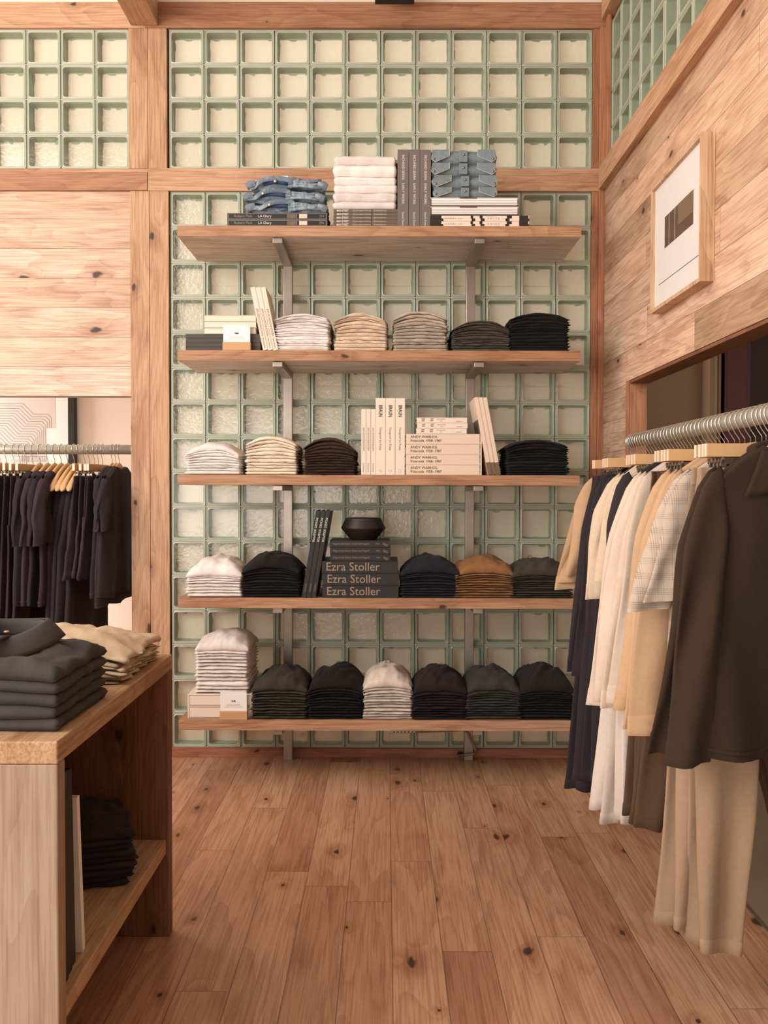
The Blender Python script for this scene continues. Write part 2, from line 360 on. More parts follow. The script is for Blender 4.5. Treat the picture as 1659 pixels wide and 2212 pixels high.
# ================================================================== setting
YW = 4.032           # face of the timber on the end wall
XR = 0.94            # face of the wall on the right
ST = dict(kind='structure')
def struct(o): o['kind'] = 'structure'; return o
def sbox(name, m, x0, x1, y0, y1, z0, z1, parent=None, bevel=.0015): return struct(boxo(name, m, x0, x1, y0, y1, z0, z1, parent, bevel))
def strw(name, m, x0, x1, y0, y1, z0, z1):     # box with world-origin texture coordinates
    return struct(MB().box(x0, x1, y0, y1, z0, z1).build(name, m))
X = lambda px: pxX(px, YW)
Z = lambda py, px=834: pyZ(py, YW, px)
strw('floor', M['floor'], -4.2, XR + .08, -3.0, 5.4, -.04, 0)
strw('floor_side_room', M['concrete'], XR + .08, 4.2, -3.0, 5.4, -.04, -.002)
strw('ceiling', M['ceiling'], -4.2, 4.2, -3.0, 5.4, 4.4, 4.46)
strw('wall_back_room', M['white_wall'], -4.2, 1.30, 5.3, 5.4, 0, 4.4)
strw('wall_partition', M['white_wall'], 1.19, 1.3, 4.66, 5.299, 0, 4.4)
struct(MB().box(-4.2, -1.9, YW + .02, YW + .1, Z(50), 4.4).box(-1.9, XR + .05, YW + .03, YW + .12, Z(8), 4.4).build('wall_upper', M['white_wall']))

z_top0, z_top1 = Z(61), Z(5)          # top beam
z_mb0, z_mb1 = Z(413), Z(364)         # middle beam
xp0, xp1 = X(281.5), X(363)
xg0, xg1 = xp1 + .006, X(1275)
sbox('trim_1', M['beam_dk'], xp1 - .09, XR, YW - .004, YW + .11, z_top0, z_top1)
sbox('trim_2', M['beam_x'], -2.6, xp1 - .091, YW - .002, YW + .11, z_top0, z_top1)
sbox('trim_3', M['beam_x'], xp0 + .082, XR, YW - .004, YW + .11, z_mb0, z_mb1)
sbox('trim_4', M['beam_dk'], -2.6, xp0 + .081, YW - .008, YW + .11, Z(413), Z(373))
sbox('trim_5', M['beam_x'], -2.6, xp0 + .081, YW + .004, YW + .11, Z(372.6), z_mb1)
xm = (xp0 + xp1) / 2
sbox('trim_6', M['post_z'], xp0, xm - .0005, YW, YW + .11, z_mb1, z_top0)
sbox('trim_7', M['post_z'], xm + .0005, xp1, YW, YW + .11, z_mb1, z_top0)
sbox('trim_8', M['post_z'], xp0 + .004, xm + .004, YW, YW + .11, 0, z_mb0)
sbox('trim_9', M['post_z'], xm + .005, xp1 + .006, YW + .001, YW + .11, 0, z_mb0)
sbox('trim_10', M['trim_z'], xg1, X(1288), YW, YW + .11, z_mb1, z_top0)
sbox('trim_11', M['trim_z'], xg1 - .002, X(1288), YW, YW + .11, .0, z_mb0)
sbox('trim_12', M['trim_z'], X(1288), XR, YW - .014, YW + .11, 0, z_mb0)
sbox('trim_13', M['trim_z'], X(1288), XR, YW - .014, YW + .11, z_mb1, z_top0)
# baseboard with the conduit hole
zb = Z(1617)
o = sbox('baseboard_back', M['trim_x'], xp1 + .007, XR, YW - .001, YW + .11, 0, zb)
# beam that runs overhead into the post
bz = Z(57)
sbox('beam', M['beam_y'], xm - .07, xm + .047, -1.0, YW - .006, bz, bz + .19)
# cladding left
strw('wall_left_cladding', M['clad_x'], -2.6, xp0 + .003, YW + .006, YW + .09, Z(856), Z(413) - .001)
strw('wall_left_far', M['white_wall'], -4.2, -4.1, -3, 5.4, 0, 4.4)

# ---- glass block panels
PITCH = .1524
def glass_panel(name, O, U, V, N, nu, nv, pu, pv):
    """O lower corner, U/V in-plane unit vectors, N normal to the room"""
    O, U, V, N = Vector(O), Vector(U), Vector(V), Vector(N)
    rg = random.Random(len(name) + nu * 7 + nv)
    rim = MB(); web = MB(); pf = MB(); pb = MB(); jt = MB()
    ku, kv = pu / PITCH, pv / PITCH
    prof = [(.0752, -.016), (.0750, -.003), (.0738, -.0004), (.0722, 0), (.0700, -.0026), (.0686, -.0030), (.0668, -.0006), (.0654, -.0004), (.0640, -.0030), (.0636, -.0052)]
    def sq(h, r=.008, seg=3):
        out = []
        for q, (cx, cy) in enumerate([(1, 1), (-1, 1), (-1, -1), (1, -1)]):
            for s in range(seg + 1):
                a = PI / 2 * q + PI / 2 * s / seg
                out.append((cx * (h - r) + r * cos(a), cy * (h - r) + r * sin(a)))
        return out
    for j in range(nv):
        for i in range(nu):
            C = O + U * pu * (i + .5) + V * pv * (j + .5) + N * rg.uniform(-.0008, .0008)
            def P(a, b, h): return C + U * a * ku + V * b * kv + N * h
            rings = [[P(a, b, h) for a, b in sq(s, .006 + (.0752 - s) * .3)] for s, h in prof]
            n = len(rings[0]); vs = [v for r_ in rings for v in r_]
            fs = [(q * n + e, q * n + (e + 1) % n, (q + 1) * n + (e + 1) % n, (q + 1) * n + e) for q in range(len(rings) - 1) for e in range(n)]
            for q in range(len(rings) - 1):
                rim.cur = 1 if q in (0, 3, 8) else 0
                rim.mi += [rim.cur] * n
            rim.f += [tuple(x_ + len(rim.v) for x_ in f_) for f_ in fs]; rim.v += [tuple(v_) for v_ in vs]
            a0 = [P(a, b, -.0052) for a, b in sq(.0636, .010)]; a1 = [P(a, b, -.053) for a, b in sq(.0625, .010)]
            web.add(a0 + a1, [(e, (e + 1) % n, (e + 1) % n + n, e + n) for e in range(n)])
            # wavy inner lip at the back face
            L = 64; lo = []; li = []; ph = rg.uniform(0, 50)
            for e in range(L):
                sd = e // 16; tt = (e % 16) / 16 * 2 - 1
                for arr, hh in ((lo, .0625), (li, None)):
                    h = hh
                    if hh is None:
                        nz = noise.noise(Vector((ph + e * .31, sd * 3.1, ph)))
                        st = (1 if noise.noise(Vector((ph * 2 + e * .16, sd * 5., 2.))) > .12 else 0)
                        h = .0592 - .0022 * nz - (.0078 * st if sd == 0 else .0034 * st if sd == 1 else .0010 * st)
                        e_in = min(1., (1 - abs(tt)) * 4)
                        if sd == 0: h -= .0014 * e_in
                    a, b = [(-tt, 1), (-1, -tt), (tt, -1), (1, tt)][sd]
                    w = h
                    arr.append(P(a * (w if abs(a) < 1 else h), b * (w if abs(b) < 1 else h), -.0515))
            web.add(lo + li, [(e, (e + 1) % L, (e + 1) % L + L, e + L) for e in range(L)])
            pf.add([P(*c, -.0053) for c in sq(.0637, .010)], [tuple(range(n))])
            pb.add([P(*c, -.0517) for c in ((-.0628, -.0628), (.0628, -.0628), (.0628, .0628), (-.0628, .0628))], [(0, 1, 2, 3)])
    # joints between the blocks
    g = .0019
    for i in range(nu + 1):
        c = O + U * pu * i
        for q in (-1, 1): pass
        a = c - U * g + N * -.010; b = c + U * g + N * -.010
        jt.add([a, b, b + V * pv * nv, a + V * pv * nv, a - N * .06, b - N * .06, b - N * .06 + V * pv * nv, a - N * .06 + V * pv * nv],
               [(0, 1, 2, 3), (4, 7, 6, 5), (0, 4, 5, 1), (1, 5, 6, 2), (2, 6, 7, 3), (3, 7, 4, 0)])
    for j in range(nv + 1):
        c = O + V * pv * j; a = c - V * g + N * -.003; b = c + V * g + N * -.003
        w = U * pu * nu
        jt.cur = 1
        jt.add([a, b, b + w, a + w, a - N * .06, b - N * .06, b - N * .06 + w, a - N * .06 + w],
               [(0, 1, 2, 3), (4, 7, 6, 5), (0, 4, 5, 1), (1, 5, 6, 2), (2, 6, 7, 3), (3, 7, 4, 0)])
    root = struct(rim.build(name, [M['glass_rim'], M['glass_groove']], smooth=True))
    web.build('inner_rim', M['glass_web'], root, smooth=False)
    pf.build('front_pane', M['pane'], root); pb.build('back_pane', M['back_pane'], root)
    jt.build('joint', [M['joint_v'], M['joint_h']], root)
    return root
M['joint_v'] = plain('dark_joint', srgb(92, 78, 62), .7); M['joint_h'] = plain('light_joint', srgb(196, 186, 168), .6)
ww = (xg1 - xg0) / 12
YG = YW + .012
glass_panel('window_1', (xg0, YG, z_mb1 + .001), (1, 0, 0), (0, 0, 1), (0, -1, 0), 12, 4, ww, (z_top0 - z_mb1 - .002) / 4)
zz = (z_mb0 - zb) / 16
glass_panel('window_2', (xg0 + .004, YG, zb + .0005), (1, 0, 0), (0, 0, 1), (0, -1, 0), 12, 16, (xg1 - xg0 - .005) / 12, zz * .9998)
p3 = (z_top0 - z_mb1 - .002) / 4
glass_panel('window_3', (xp0 - 9 * p3, YG, z_mb1 + .001), (1, 0, 0), (0, 0, 1), (0, -1, 0), 9, 4, p3, p3)

# ---- wall on the right: cladding above an opening, clerestory of blocks above the beam
zo = pyZ(823, 3.62, 1353)            # head of the opening
YJ = 3.62
struct(MB().box(XR, XR + .075, YJ, YW + .1, 0, z_mb0 + .02).box(XR, XR + .075, -3.0, YJ, zo, z_mb0 + .02).build('wall_right', M['clad_y']))
sbox('trim_14', M['trim_z'], XR + .004, XR + .072, YJ - .014, YJ, 0, zo, bevel=.001)
sbox('trim_15', M['trim_z'], XR - .004, XR + .0035, YJ - .016, YJ + .012, 0, zo, bevel=.001)
sbox('trim_16', wood('oak_header', (1, 2, 0), [srgb(150, 98, 62), srgb(142, 92, 58)], knots=.2), XR + .002, XR + .078, -2.6, YJ - .016, zo - .012, zo - .001)
sbox('trim_17', M['beam_y'], XR - .030, XR + .075, -2.6, YW - .016, z_mb0 + .002, z_mb1)
sbox('trim_18', M['trim_z'], XR - .004, XR + .012, YW - .06, YW - .016, z_mb1, z_top0 + .1)
sbox('trim_19', M['beam_y'], XR - .022, XR + .075, -2.6, YW - .016, z_top0 + .03, z_top0 + .16)
glass_panel('window_4', (XR + .012, YW - .062 - 24 * p3, z_mb1 + .001), (0, 1, 0), (0, 0, 1), (-1, 0, 0), 24, 4, p3, p3)
# side room
strw('wall_side_room', M['tan_wall'], XR + .08, 4.2, 4.55, 4.65, 0, 4.4)
strw('wall_side_room_far', M['tan_wall'], 4.1, 4.2, -3, 4.6, 0, 4.4)
strw('trim_20', M['tan_wall'], pxX(1522, 4.5), pxX(1532, 4.5), 4.44, 4.55, 0, 3.0)
strw('trim_21', plain('pale_casing', srgb(186, 172, 146), .7), pxX(1532, 4.5), pxX(1543, 4.5), 4.47, 4.55, 0, 3.0)
strw('trim_22', plain('brown_casing', srgb(160, 122, 88), .7), pxX(1543.4, 4.5), pxX(1556, 4.5), 4.46, 4.55, 0, 3.0)
t = empty('canvas', (pxX(1610, 4.45), 4.46, 1.6)); tag(t, 'large dusky plum canvas on tan wall seen through the side opening', 'painting')
x0 = pxX(1557, 4.45) - t.location.x
MB().box(x0, x0 + 1.1, 0, .03, -.9, .9).build('canvas_panel', M['art_purple'], t)
MB().box(x0 + .03, x0 + .12, -.001, 0, -.9, .35).build('red_stripe', M['art_plum'], t)
MB().box(x0 + .14, x0 + 1.08, -.001, 0, -.9, .9).build('dark_field', plain('dark_field_paint', srgb(66, 52, 48), .8, nz=.2), t)
# threshold strip
strw('trim_23', M['steel'], XR + .076, XR + .084, -2.5, 5.0, -.002, .002)

# ---- poster in the back room
t = empty('map_poster', (pxX(40, 5.26), 5.262, 1.30))
tag(t, 'large black framed line map poster on cream wall behind the clothes rail', 'poster')
xr = pxX(163, 5.26) - t.location.x
MB().box(xr - .034, xr, -.02, .03, -.6, .7).box(-1.3, xr - .034, -.02, .03, .66, .7).box(-1.3, xr - .034, -.02, .03, -.6, -.56).build('frame', M['black'], t)
MB().box(-1.3, xr - .034, .0, .028, -.56, .66).build('mat_board', M['white_paper'], t)
MB().box(-1.3, xr - .062 - .05, -.001, 0, -.5, .6).build('map_sheet', plain('map_sheet', srgb(214, 204, 196), .8, nz=.02), t)
ln = MB(); rg = random.Random(5)
def seg(p, q, w=.0016):
    p, q = Vector((p[0], 0, p[1])), Vector((q[0], 0, q[1])); d = (q - p)
    if d.length < 1e-4: return
    d.normalize(); nrm = Vector((-d.z, 0, d.x)) * w / 2; y = Vector((0, -.0022, 0))
    ln.add([p - nrm + y, q - nrm + y, q + nrm + y, p + nrm + y], [(0, 1, 2, 3)])
xe = xr - .115
for k in range(16):      # routes that run level, bend down and drop
    z = .30 - k * .014; x = xe - .02 - k * .011; q = rg.uniform(.03, .09)
    seg((-.9, z + .06), (x - .16, z + .06)); seg((x - .16, z + .06), (x - .1, z)); seg((x - .1, z), (x - .02, z)); seg((x - .02, z), (x, z - .02)); seg((x, z - .02), (x, z - q - .05))
for k in range(18):
    x = xe - .015 - k * .011; seg((x, .06), (x, .036)); seg((x, .0), (x + .006, -.03))
for z in (.062, .034, .002, -.04): seg((xe - .23, z), (xe - .01, z))
for k in range(13):
    x = -.30 + k * .011; seg((x - .34, .42 - k * .01), (x, .05 - k * .012)); seg((x, .05 - k * .012), (x, -.11)); seg((x, -.11), (x + .05, -.2))
for k in range(26):
    z = -.12 - .014 * (k % 13); x = -.75 + rg.random() * .5; seg((x, z), (x + rg.uniform(.1, .3), z)); seg((x, z), (x, z - .02))
ln.build('map_lines', M['line_ink'], t)
MB().box(xr - .16, xr - .036, -.004, -.003, -.02, .22).build('white_card', M['white_paper'], t)

# ---- framed print on the wall on the right
Yn, Yf = 2.672, 3.175; xf = .8986; zt = pyZ(284, Yn, 1507); zbt = pyZ(607, Yn, 1507)
t = empty('picture_frame', (XR, (Yn + Yf) / 2, (zt + zbt) / 2)); tag(t, 'pale wood framed print with white mat on the plank wall', 'picture frame')
hx = XR - xf; hy = (Yf - Yn) / 2; hz = (zt - zbt) / 2; b = .012
MB().box(-hx, -.001, -hy, -hy + b, -hz, hz).box(-hx, -.001, hy - b, hy, -hz, hz).box(-hx, -.001, -hy + b, hy - b, hz - b, hz).box(-hx, -.001, -hy + b, hy - b, -hz, -hz + b).build('frame', M['frame_wood'], t)
MB().box(-hx + .012, -.004, -hy + b, hy - b, -hz + b, hz - b).build('mat_board', M['white_paper'], t)
def onmat(py0, px0, px1, py1): pass
ya = XR * 0 + (.905 * 2000 / (1427 - 834)) - t.location.y; yb = .905 * 2000 / (1487 - 834) - t.location.y
za = 1.17 + (1060 - 473) * (.905 * 2000 / (1427 - 834)) / 2000 - t.location.z; zc = 1.17 + (1060 - 539) * (.905 * 2000 / (1427 - 834)) / 2000 - t.location.z
xx = -hx + .0110
MB().box(xx, xx + .001, yb, ya, zc, za).build('photograph', M['art_dark'], t)
MB().box(xx - .0006, xx, yb, (ya + yb) / 2, zc + .035, za).build('photograph_panel', M['art_mid'], t)
MB().box(xx - .0012, xx - .0006, ya - .052, ya - .05, zc, za).box(xx - .0012, xx - .0006, ya - .11, ya - .108, zc, za).build('photograph_line', M['ink_white'], t)
MB().box(xx - .0004, xx + .001, -hy + .045, hy - .06, -hz + .085, -hz + .087).box(xx - .0004, xx + .001, -hy + .030, -hy + .032, -hz + .11, hz - .09).build('mat_crease', M['ink_grey'], t)
MB().box(-hx + .004, -hx + .005, -hy + b, hy - b, -hz + b, hz - b).build('glazing', M['picture_glass'], t)

# ---- track light at the top edge
t = empty('track_light', (pxX(850, 3.9), 3.9, pyZ(3, 3.9) + .02)); tag(t, 'black light fitting high above the top beam', 'lamp')
MB().box(-.082, .082, -.03, .03, -.018, .05).build('housing', M['black'], t, bevel=.003)
MB().tube([(0, 0, .05), (0, 0, 4.4 - t.location.z)], .012, 10).build('stem', M['black'], t)

# ================================================================== shelves
M['shelf_under_lit'] = wood('pale_oak_bounce_lit', (0, 1, 2), [srgb(246, 230, 214), srgb(240, 222, 204)], knots=.9, seed=3.7, sat=.7)  # paler underside oak, with floor bounce light worked into its colour
YF = 3.594; YB = 3.986
xs0, xs1 = pxX(384.5, YF), pxX(1252, YF)
TH = .0395
shelf_py = [488, 757, 1026, 1292.5, 1556.5]
SZ = [pyZ(p, YF) for p in shelf_py]
pos = ['topmost', 'second from top', 'middle', 'fourth from top', 'lowest']
what = ['holding denim and white sweaters', 'holding tees and pale books', 'with upright white books', 'with black bowl', 'nearest the floor']
slots = [(415, 585), (637, 1000), (1050, 1222)]
for i, z in enumerate(SZ):
    t = empty('wall_shelf', ((xs0 + xs1) / 2, YF, z))
    tag(t, f'oak wall shelf, {pos[i]} of the five, {what[i]}', 'shelf', 'oak shelves on the glass block wall')
    hw = (xs1 - xs0) / 2
    bm_ = MB().box(-hw, hw, 0, YB - YF, -TH, 0); bm_.mi[0] = 1; bm_.build('board', [M['shelf'], M['shelf_under_lit']], t)
    for a, b_ in slots:
        Ys = 4.465
        MB().box(pxX(a, Ys) - t.location.x, pxX(b_, Ys) - t.location.x, Ys - YF - .002, Ys - YF + .002, -TH - .0015, -TH + .001).build('steel_strip', M['steel'], t)
for px, nm in ((622, 'nearer the clothes table'), (1015, 'nearer the framed print wall')):
    x = pxX(px, 3.99); t = empty('shelf_upright', (x, 4.0, 0)); tag(t, f'tall square steel shelf upright, the one {nm}', 'shelf support', 'steel uprights carrying the shelves')
    MB().box(-.019, .019, -.012, .026, 0, SZ[0] - TH - .001).build('post', M['steel'], t, bevel=.002)
    for z in SZ:
        MB().box(-.019, .019, 3.612 - 4.0, -.0125, z - TH - .022, z - TH - .002).build('bracket_arm', M['steel'], t, bevel=.0015)

# ================================================================== folded garments
ORD = ['topmost', 'second from top', 'third from top', 'fourth from top', 'fifth from top', 'sixth from top', 'seventh from top', 'eighth from top',
       'ninth from top', 'tenth from top', 'eleventh from top', 'twelfth from top', 'thirteenth from top', 'fourteenth from top', 'fifteenth from top']
def nz(a, b, c): return noise.noise(Vector((a, b, c)))
def layer_mesh(name, mat, W, D, zlo, zhi, seed, nu=26, nv=12, shrink=0.0, rough=.004, rr=.10, taper=0.0, ntap=0.0):
    """pillowy slab between two height fields zlo(u,v), zhi(u,v); origin front centre at z=0"""
    def axis(n):
        return [sin(-PI / 2 + PI * k / (n - 1)) * .35 + (-1 + 2 * k / (n - 1)) * .65 for k in range(n)]
    us, vs_ = axis(nu), axis(nv)
    def edge(q, r):
        e = max(0.0, (abs(q) - 1 + r) / r); return math.sqrt(max(0.0, 1 - e * e))
    def pt(i, j, top):
        u, v = us[i], vs_[j]
        wj = W / 2 * (1 - taper * .5 * (1 + v) / 2 - shrink) * (1 + rough * 4 * nz(v * 1.5, seed, 1.3)) + rough * nz(v * 5, seed, 4.1)
        x = u * wj + rough * 1.4 * nz(seed, 2.2, 9.)
        y = D * (v + 1) / 2 + (rough * 1.2 * nz(u * 2.2, seed, 7.7) + rough * 1.0 * nz(seed, 3.3, 5.5)) * (1 - v) / 2
        lo, hi = zlo(u, v), zhi(u, v); mid = lo * .5 + hi * .5; th = (hi - lo) * .5
        f = edge(u, rr) * edge(v, rr * W / D)
        return (x, y, mid + (th if top else -th) * f * .985)
    b = MB(); b.grid(nu, nv, lambda i, j: pt(i, j, True)); b.grid(nu, nv, lambda i, j: pt(i, j, False))
    me = b.mesh(name, mat, smooth=True)
    bm = bmesh.new(); bm.from_mesh(me); bmesh.ops.remove_doubles(bm, verts=bm.verts[:], dist=.00005)
    bmesh.ops.recalc_face_normals(bm, faces=bm.faces[:]); bm.to_mesh(me); bm.free()
    me.polygons.foreach_set('use_smooth', [True] * len(me.polygons)); return me

def stack(px0, px1, pytop, si, n, mat, item, look, cat, group, arch=.25, dome=0.0, D=.28, yoff=.012, z0=None, Yf=None, tagloop=None, rz=0.0, rough=.0065, topdark=None, dome_sh=0.0, mixc=None, tier=None):
    """n folded garments between pixel columns, top of the pile at pytop"""
    Yf = (YF + yoff) if Yf is None else Yf; zb_ = SZ[si] + .0005 if z0 is None else z0
    x0, x1 = pxX(px0, Yf), pxX(px1, Yf); W = x1 - x0; cx = (x0 + x1) / 2
    H = pyZ(pytop, Yf + .1) - zb_
    sd = rnd.uniform(0, 100)
    Hs = H - dome
    tsc = [1 + .6 * nz(k * 1.7, sd, .5) for k in range(n)]; tot = sum(tsc); acc = [0]
    for q in tsc: acc.append(acc[-1] + q / tot)
    def S(j, u, v):
        f = acc[j]; a = arch * (f ** 1.2)
        prof = 1 - a * (abs(u) ** 2.2) * (1.0 + .25 * nz(sd, u, 3.)) - .10 * f * max(0, v) ** 2 - .05 * f * max(0, -v) ** 3
        if 0 < j: return Hs * f * prof + (.0030 * nz(u * 2.6 + j * .9, v * 2, sd + j * .37) + .0018 * nz(u * 9, v * 3, sd + j * 1.7)) * min(1, f * 6)
        return 0.0
    for k in range(n):
        last = k == n - 1; m = mat if not mixc else mixc[k % len(mixc)]
        zlo = lambda u, v, k=k: S(k, u, v)
        if last and dome:
            def zhi(u, v):
                ua = u + .22 * nz(sd, 4., 4.) * (1 - u * u); e = max(0.0, 1 - abs(ua) ** 2.2) ** .62; fv = math.sqrt(max(0, 1 - max(0, (-v - .25) / .75) ** 2)) * (1 - .25 * max(0, v))
                fold = .24 * nz(u * 2.4 + sd, v * 1.8, 1.) + .30 * (.5 - abs(nz(u * 2.2 - v * 1.7 + sd, sd, 2.)) * 2) * .5 + .10 * nz(u * 6 - v * 4, sd, 2.)
                return S(n, u, v) + dome * (.92 * e * (.18 + .82 * fv) + fold * e)
        else: zhi = lambda u, v, k=k: S(k + 1, u, v) - .0004
        me = layer_mesh(item, m, W, D, zlo, zhi, sd + k * 3.7, nu=46 if last and dome else 24, nv=28 if last and dome else 10, rough=rough,
                        rr=.06 if not (last and dome) else .10, shrink=.012 * (k / n) + (dome_sh if last and dome else 0))
        o = link(item, me, None, (cx, Yf, zb_)); o.rotation_euler[2] = rz
        tag(o, f'{look}, {ORD[n - 1 - k]} of its stack' if n > 1 else look, cat, group)
        if last and tagloop:
            zt_ = zhi(tagloop[0], .1); b = MB()
            xx0 = tagloop[0] * W / 2
            b.tube([(xx0 - .010, D * .5, zt_ - .004), (xx0 - .008, D * .49, zt_ + .008), (xx0, D * .49, zt_ + .011), (xx0 + .008, D * .5, zt_ + .006), (xx0 + .010, D * .5, zt_ - .004)], .0011, 6)
            b.build('hang_loop', M['black'], o, smooth=True)
    return cx, W, zb_ + H

T = 'folded t-shirts on the oak shelves'
def tees(*a, **k): return stack(*a, **k)
# second shelf
stack(593, 712, 684, 1, 13, CL['white'], 'folded_shirt', 'white folded tee beside leaning cream books', 'folded shirt', 'white tees beside the leaning books', arch=.14)
stack(722, 837, 681, 1, 11, CL['cream'], 'folded_shirt', 'beige folded tee between white and greige piles', 'folded shirt', 'beige tees on the second shelf', arch=.22)
stack(849, 967, 677, 1, 12, CL['greige'], 'folded_shirt', 'greige folded tee on second shelf', 'folded shirt', 'greige tees on the second shelf', arch=.22)
stack(975, 1103, 697, 1, 12, CL['charcoal'], 'folded_shirt', 'charcoal folded tee beside the black pile', 'folded shirt', 'charcoal tees on the second shelf', arch=.30)
stack(1100, 1229, 681, 1, 12, CL['black'], 'folded_shirt', 'black folded tee at end of second shelf', 'folded shirt', 'black tees on the second shelf', arch=.16)
# third shelf
stack(400, 520, 955, 2, 9, CL['white'], 'folded_shirt', 'white folded tee at shelf end below grey books', 'folded shirt', 'white tees on the middle shelf', arch=.28, dome=.022)
stack(529, 643, 943, 2, 11, CL['ivory'], 'folded_shirt', 'ivory folded tee between white and brown piles', 'folded shirt', 'ivory tees on the middle shelf', arch=.22)
stack(655, 769, 946, 2, 12, CL['brown'], 'folded_shirt', 'dark brown folded tee beside thin white books', 'folded shirt', 'brown tees on the middle shelf', arch=.32)
stack(1094, 1231, 950, 2, 12, CL['black'], 'folded_shirt', 'black folded tee beside leaning books, middle shelf', 'folded shirt', 'black tees on the middle shelf', arch=.2)
# fourth shelf
stack(399, 522, 1200, 3, 8, CL['white'], 'folded_sweatshirt', 'white folded sweatshirt with draped collar at shelf end', 'folded sweatshirt', 'white sweatshirts, fourth shelf', arch=.10, dome=.058)
stack(519, 649, 1191, 3, 11, CL['black'], 'folded_sweatshirt', 'black folded sweatshirt beside leaning black books', 'folded sweatshirt', 'black sweatshirts, fourth shelf', arch=.22, dome=.045)
stack(866, 996, 1197, 3, 11, CL['navy'], 'folded_sweatshirt', 'blue-black folded sweatshirt beside large-lettered books', 'folded sweatshirt', 'blue-black sweatshirts, fourth shelf', arch=.16, dome=.052)
stack(984, 1113, 1197, 3, 11, CL['caramel'], 'folded_sweatshirt', 'caramel brown folded sweatshirt', 'folded sweatshirt', 'caramel sweatshirts, fourth shelf', arch=.14, dome=.055)
stack(1104, 1240, 1203, 3, 11, CL['olive'], 'folded_sweatshirt', 'dark olive folded sweatshirt beside the caramel pile', 'folded sweatshirt', 'olive sweatshirts, fourth shelf', arch=.14, dome=.055, tagloop=(-.2,))
# lowest shelf
stack(541, 665, 1440, 4, 11, CL['olive'], 'folded_sweatpants', 'charcoal green folded sweatpants beside small card stand', 'folded sweatpants', 'green sweatpants, lowest shelf', arch=.10, dome=.062, tagloop=(-.1,))
stack(664, 786, 1435, 4, 12, CL['black'], 'folded_sweatpants', 'black folded sweatpants between green and cream piles', 'folded sweatpants', 'black sweatpants beside cream, lowest shelf', arch=.18, dome=.062, tagloop=(.05,))
stack(785, 894, 1435, 4, 12, CL['offwhite'], 'folded_sweatpants', 'cream folded sweatpants between black and aubergine piles', 'folded sweatpants', 'cream sweatpants, lowest shelf', arch=.12, dome=.055, tagloop=(.0,))
stack(892, 1014, 1441, 4, 11, CL['aubergine'], 'folded_sweatpants', 'aubergine folded sweatpants beside cream pile', 'folded sweatpants', 'aubergine sweatpants, lowest shelf', arch=.14, dome=.062, tagloop=(.1,))
stack(1010, 1131, 1440, 4, 12, CL['darkgrey'], 'folded_sweatpants', 'dark grey folded sweatpants in front of steel upright', 'folded sweatpants', 'grey sweatpants, lowest shelf', arch=.14, dome=.062)
stack(1122, 1246, 1434, 4, 12, CL['black'], 'folded_sweatpants', 'black folded sweatpants beside hanging trousers', 'folded sweatpants', 'black sweatpants by the hanging clothes', arch=.16, dome=.075, tagloop=(.0,))

# ================================================================== books
def txt(s, size, mat, parent, loc, rot=(PI / 2, 0, 0), name='lettering', align='LEFT', valign='CENTER', sx=1.0, sp=1.0, bold=0.0):
    c = bpy.data.curves.new(name, 'FONT'); c.body = s; c.size = size; c.align_x = align; c.align_y = valign; c.extrude = .0002
    c.space_character = sp; c.offset = bold
    c.resolution_u = 3; c.materials.append(mat); tmp = bpy.data.objects.new('tmp', c); me = bpy.data.meshes.new_from_object(tmp)
    bpy.data.objects.remove(tmp); o = bpy.data.objects.new(name, me); COL.objects.link(o); o.parent = parent
    o.location = loc; o.rotation_euler = rot; o.scale = (sx, 1, 1); return o
def copy_tree(o, parent=None):
    c = o.copy(); COL.objects.link(c); c.parent = parent
    for ch in list(o.children): copy_tree(ch, c)
    return c
def book(W, H, D, cover, pages=None, label=None, cat='book', group=None, spine_front=True, name='book', t=.0022):
    """flat book, origin bottom front centre; spine faces -y when spine_front"""
    pages = pages or M['pages']; e = empty(name)
    hw = W / 2; b = MB()
    b.box(-hw, hw, 0, D, 0, t).box(-hw, hw, 0, D, H - t, H)
    if spine_front: b.box(-hw, hw, 0, t, t, H - t)
    b.build('cover', cover, e, bevel=.0006)
    pb_ = MB().box(-hw + .004, hw - .004, (t if spine_front else .004), D - .004, t, H - t).build('page_block', pages, e)
    tag(e, label, cat, group); return e
def copies(proto, places, labels):
    out = []
    for i, (p, lb) in enumerate(zip(places, labels)):
        o = proto if i == 0 else copy_tree(proto); o.location = p[:3]; o.rotation_euler = p[3] if len(p) > 3 else (0, 0, 0); o['label'] = lb; out.append(o)
    return out
YK = YF + .010
def pile(px0, px1, pys, si, mk, look, jitter=.001, zb_=None, dy=0.0):
    """books lying on each other; pys = pixel rows of the boundaries, bottom up"""
    x0, x1 = pxX(px0, YK), pxX(px1, YK); z = SZ[si] if zb_ is None else zb_; n = len(pys) - 1
    H = (pyZ(pys[-1], YK) - pyZ(pys[0], YK)) / n; z += .0004
    p = mk(x1 - x0, H - .0005); pl = [((x0 + x1) / 2 + rnd.uniform(-jitter, jitter), YK + dy + rnd.uniform(0, .002), z + k * H) for k in range(n)]
    copies(p, pl, [f'{look}, {ORD[n - 1 - k]} of the pile' for k in range(n)]); return z + n * H
